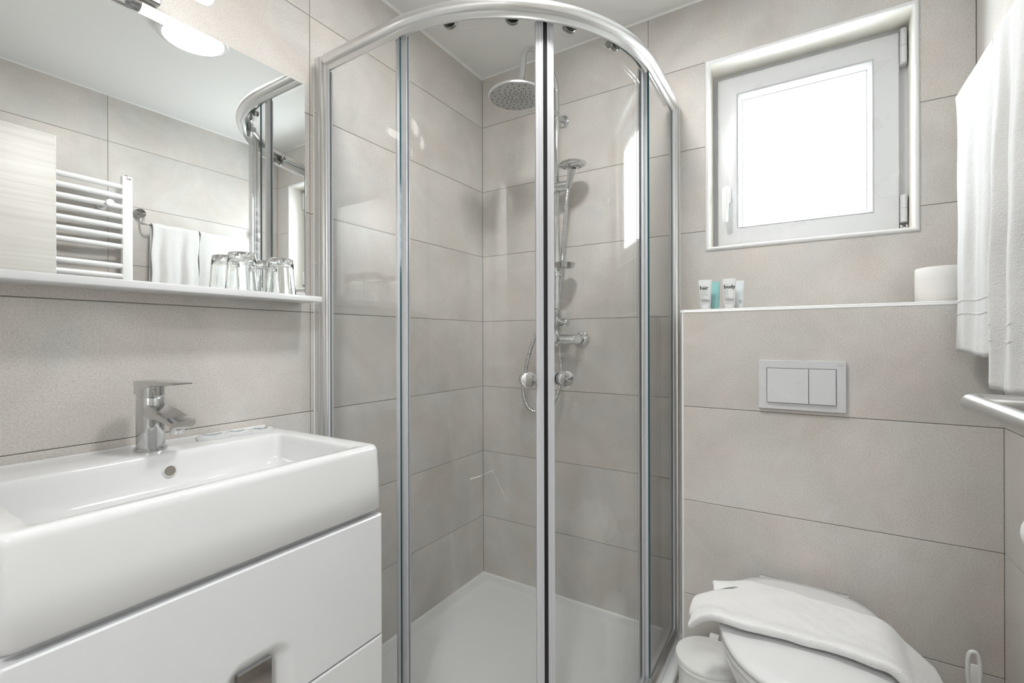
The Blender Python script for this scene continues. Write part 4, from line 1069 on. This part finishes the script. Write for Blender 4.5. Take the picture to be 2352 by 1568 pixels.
# ------------------------------------------------------------------ towel rail and towels
RLX, RLZ = 1.6060, 1.7080
rail = thing('towel_rail', (XR, -.455, 1.70), 'slim chrome towel rail on the right wall', 'towel rail')
for y in (-.7515, -.1555):
    mb = MB(); mb.lathe([(.0, .0003), (.0225, .0003), (.0245, .002), (.0245, .0075), (.0225, .010), (.0195, .0105), (.0195, .014), (.0225, .0145), (.0240, .017), (.0240, .027), (.0225, .0295), (.0, .0305)], (XR, y, 1.768), (-1, 0, 0), 36, cap=False)
    mb.build('rosette', 'chrome', rail, 40)
pts = [(XR - .022, -.7515, 1.750), (XR - .022, -.7515, 1.730), (XR - .030, -.7512, 1.716), (XR - .050, -.7500, RLZ + .002), (XR - .066, -.744, RLZ), (RLX, -.730, RLZ)]
pts = bez(pts, 6) + [Vector((RLX, -.60, RLZ)), Vector((RLX, -.30, RLZ))]
tail = [(RLX, -.30, RLZ), (RLX, -.178, RLZ), (XR - .066, -.164, RLZ), (XR - .050, -.158, RLZ + .002), (XR - .030, -.1558, 1.716), (XR - .022, -.1555, 1.730), (XR - .022, -.1555, 1.750)]
mb = MB(); mb.tube(pts + bez(tail, 6)[1:], .0045, 14); mb.build('bar', 'chrome', rail, 60)

def rail_towel(y0, y1, zb_, label, seed, flare, folds, amp, xoff, back):
    """sheet over the bar: u = across (y0 far .. y1 near), v = from front hem over the bar to back hem"""
    L1 = RLZ - zb_; L2 = RLZ - back; arc = .034; tot = L1 + arc + L2
    def fn(u, v):
        s = v * tot
        if s < L1:
            z = zb_ + s; d = (L1 - s) / L1
            x = RLX - .0125 - xoff * d ** .45
            fold = amp * (min(1, d * 1.6) ** .7) * (1 - .45 * sstep(.75, 1.0, d)) * (sin(u * folds * 2 * pi + seed + .6 * d) + .40 * sin(u * folds * 3.7 * pi + seed * 2 + 2.2 * d))
            x += fold * .55 - .004 * math.exp(-d * 30)
            z += .004 * sin(u * 6 + seed) * d + (.0010 * sin(u * 21 + seed)) * (1 if s < .004 else 0)
            yy = y0 + (y1 - y0) * u + flare[0] * d * (1 - u) + flare[1] * d * u + fold * .35 + .003 * sin(z * 30 + seed)
        elif s < L1 + arc:
            t = (s - L1) / arc; a = pi * (1 - t)
            x = RLX + .0115 * cos(a); z = RLZ + .0085 * sin(a) + .0015 * sin(u * 14 + seed); yy = y0 + (y1 - y0) * u
        else:
            d = (s - L1 - arc) / L2; z = RLZ - d * L2; x = RLX + .0105 + .004 * min(1, d * 3); yy = y0 + (y1 - y0) * u + flare[0] * .4 * d * (1 - u) + flare[1] * .4 * d * u
            x += .002 * sin(u * folds * 2 * pi + seed)
        return (x, yy, z)
    mb = MB(); mb.grid(fn, 64, 110)
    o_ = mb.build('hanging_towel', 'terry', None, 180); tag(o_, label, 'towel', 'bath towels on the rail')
    so = o_.modifiers.new('thickness', 'SOLIDIFY'); so.thickness = .006; so.offset = 0
    # woven band near the hem
    return o_, fn, L1, tot
ta, fna, la, tota = rail_towel(-.2330, -.5010, 1.081, 'white terry towel hanging on the rail beside the window wall', .6, (-.010, -.026), 2.1, .0085, .008, 1.10)
tb_, fnb, lb, totb = rail_towel(-.5090, -.7230, 1.022, 'white terry towel hanging on the rail end nearer the door', 2.0, (-.022, -.020), 2.3, .016, .020, 1.06)

for o_, fn, nm in ((ta, fna, .085), (tb_, fnb, .085)):
    tot_ = tota if o_ is ta else totb
    for s0 in (.088, .118):
        def band(u, v, fn=fn, s0=s0, tot_=tot_):
            x, y, z = fn(.004 + u * .992, (s0 + .005 * v) / tot_); return (x - .0036 - .0006 * sin(pi * v), y, z)
        mb = MB(); mb.grid(band, 64, 3); mb.build('woven_band', 'terry', o_, 180)

# ------------------------------------------------------------------ towel radiator
rad = thing('towel_radiator', (1.60, -1.06, .72), 'white ladder towel radiator on the right wall behind the door', 'radiator')
ry0, ry1 = -1.3130, -.8075
for y in (ry1, ry0 + .041):
    mb = MB(); mb.rbox(1.5830, 1.6130, y - .041, y, .740, 1.9210, .003, 2); mb.build('post', 'white_enamel', rad, 40)
mb = MB(); mb.lathe([(.0085, 0), (.0095, .002), (.0095, .005), (.006, .007), (.0, .007)], (1.598, ry1 - .0205, 1.9210), (0, 0, 1), 20); mb.build('bleed_plug', 'chrome', rad, 40)
zs = [1.8655 - .0486 * k for k in range(7)] + [1.4787 - .0486 * k for k in range(6)] + [1.140 - .0486 * k for k in range(7)]
proto = None
for z in zs:
    if proto is None:
        pts = []
        for k in range(13):
            f = k / 12; y = (ry0 + .02) + (ry1 - .04 - ry0) * f; pts.append((1.598 - .012 * sin(pi * f), y, z))
        mb = MB(); mb.tube(pts, .0132, 16); proto = mb.build('bar', 'white_enamel', rad, 60); pz = z
    else:
        c_ = proto.copy(); COL.objects.link(c_); c_.location = proto.location + Vector((0, 0, z - pz)); c_.parent = rad
mb = MB(); mb.cyl((XR - .0005, -.905, 1.770), (1.562, -.905, 1.770), .0095, 20); mb.lathe([(.0155, 0), (.0170, .002), (.0170, .012), (.0155, .014), (.0, .0142)], (1.566, -.905, 1.770), (-1, 0, 0), 28)
mb.lathe([(.017, .0005), (.017, .012), (.0095, .014)], (XR, -.905, 1.770), (-1, 0, 0), 24); mb.build('wall_mount', 'white_enamel', rad, 40)
mb = MB(); mb.cyl((XR - .0005, -.905, .86), (1.562, -.905, .86), .0095, 20); mb.lathe([(.0155, 0), (.0170, .002), (.0170, .012), (.0, .0142)], (1.566, -.905, .86), (-1, 0, 0), 28); mb.build('wall_mount', 'white_enamel', rad, 40)
for z in (1.770, .86):
    mb = MB(); mb.cyl((XR - .0005, -1.22, z), (1.60, -1.22, z), .0095, 20); mb.build('rear_mount', 'white_enamel', rad, 40)
mb = MB(); mb.add([(1.5827, -.8300, 1.9075), (1.5827, -.8340, 1.9135), (1.5827, -.8265, 1.9135), ], [(0, 1, 2)]); mb.box(1.5826, 1.5829, -.8330, -.8275, 1.9040, 1.9060); mb.build('badge_mark', 'red_ink', rad, 0)
mb = MB(); mb.box(1.5826, 1.5829, -.8255, -.8150, 1.9075, 1.9115); mb.box(1.5826, 1.5829, -.8265, -.8145, 1.9035, 1.9050); mb.build('badge_lettering', 'ink', rad, 0)

# toilet roll holder on the right wall
th = thing('paper_holder', (XR, -.69, .80), 'chrome toilet roll holder at the right edge', 'paper holder')
mb = MB(); mb.lathe([(.0, .0003), (.0225, .0003), (.0245, .002), (.0245, .009), (.0225, .011), (.0, .0115)], (XR, -.690, .868), (-1, 0, 0), 32, cap=False); mb.cyl((XR - .01, -.690, .868), (XR - .047, -.690, .868), .007, 16)
mb.tube(bez([(XR - .047, -.690, .868), (XR - .047, -.70, .866), (XR - .047, -.752, .856), (XR - .047, -.762, .838), (XR - .047, -.760, .812), (XR - .047, -.745, .7985), (XR - .047, -.70, .7985), (XR - .047, -.640, .7985)], 6), .0045, 12)
mb.build('bracket', 'chrome', th, 60)
tp = thing('toilet_paper', (1.630, -.69, .79), 'white toilet paper roll hanging on the chrome holder', 'toilet paper')
rc = (1.6285, -.742, .7860)
mb = MB(); mb.lathe([(.0185, 0), (.0440, 0), (.0460, .002), (.0460, .096), (.0440, .098), (.0185, .098), (.0185, 0)], rc, (0, 1, 0), 48, cap=False)
mb.build('paper', 'paper', tp, 45)
mb = MB(); mb.lathe([(.0185, .0005), (.0185, .0975), (.0175, .0975), (.0175, .0005), (.0185, .0005)], rc, (0, 1, 0), 32, cap=False); mb.build('core', 'card', tp, 45)

# ------------------------------------------------------------------ door, standing open against the right wall
dr = thing('door_1', (1.495, YF, 0.0), 'pale wood-grain door standing open with a satin lever handle', None, None, 'structure')
DX0, DX1 = 1.4750, 1.5150
mb = MB(); mb.rbox(DX0, DX1, YF + .004, -1.1145, .008, 1.9925, .0015); mb.build('door_panel', 'pale_wood', dr, 40)
mb = MB(); mb.box(DX0 - .0004, DX0 + .002, -1.1165, -1.1140, .010, 1.990); mb.box(DX0 + .002, DX1, -1.1150, -1.1140, .010, 1.990); mb.build('edge_band', 'lacquer', dr, 0)
hxh, hyh, hzh, hr = 1.4100, -1.1460, 1.0525, .0085
mb = MB(); mb.lathe([(.0, .0), (.0255, .0), (.026, .002), (.026, .008), (.0245, .010), (.0, .010)], (DX0, hyh, hzh), (-1, 0, 0), 36, cap=False)
mb.tube([(DX0 - .008, hyh, hzh), (hxh + .02, hyh, hzh)] + [(hxh + .012 - .012 * sin(a), hyh - .012 + .012 * cos(a), hzh) for a in [radians(90 * k / 8) for k in range(9)]] + [(hxh, hyh - .05, hzh), (hxh, hyh - .190, hzh)], hr, 28)
mb.build('lever_handle', 'satin_steel', dr, 50)
mb = MB(); mb.lathe([(.0, .0), (.0255, .0), (.026, .002), (.026, .008), (.0245, .010), (.0, .010)], (DX0, hyh, hzh - .075), (-1, 0, 0), 36, cap=False); mb.build('key_rosette', 'satin_steel', dr, 40)
for z in (.25, 1.75):
    mb = MB(); mb.cyl((DX1 + .004, YF + .006, z - .05), (DX1 + .004, YF + .006, z + .05), .007, 16); mb.build('hinge', 'satin_steel', dr, 40)
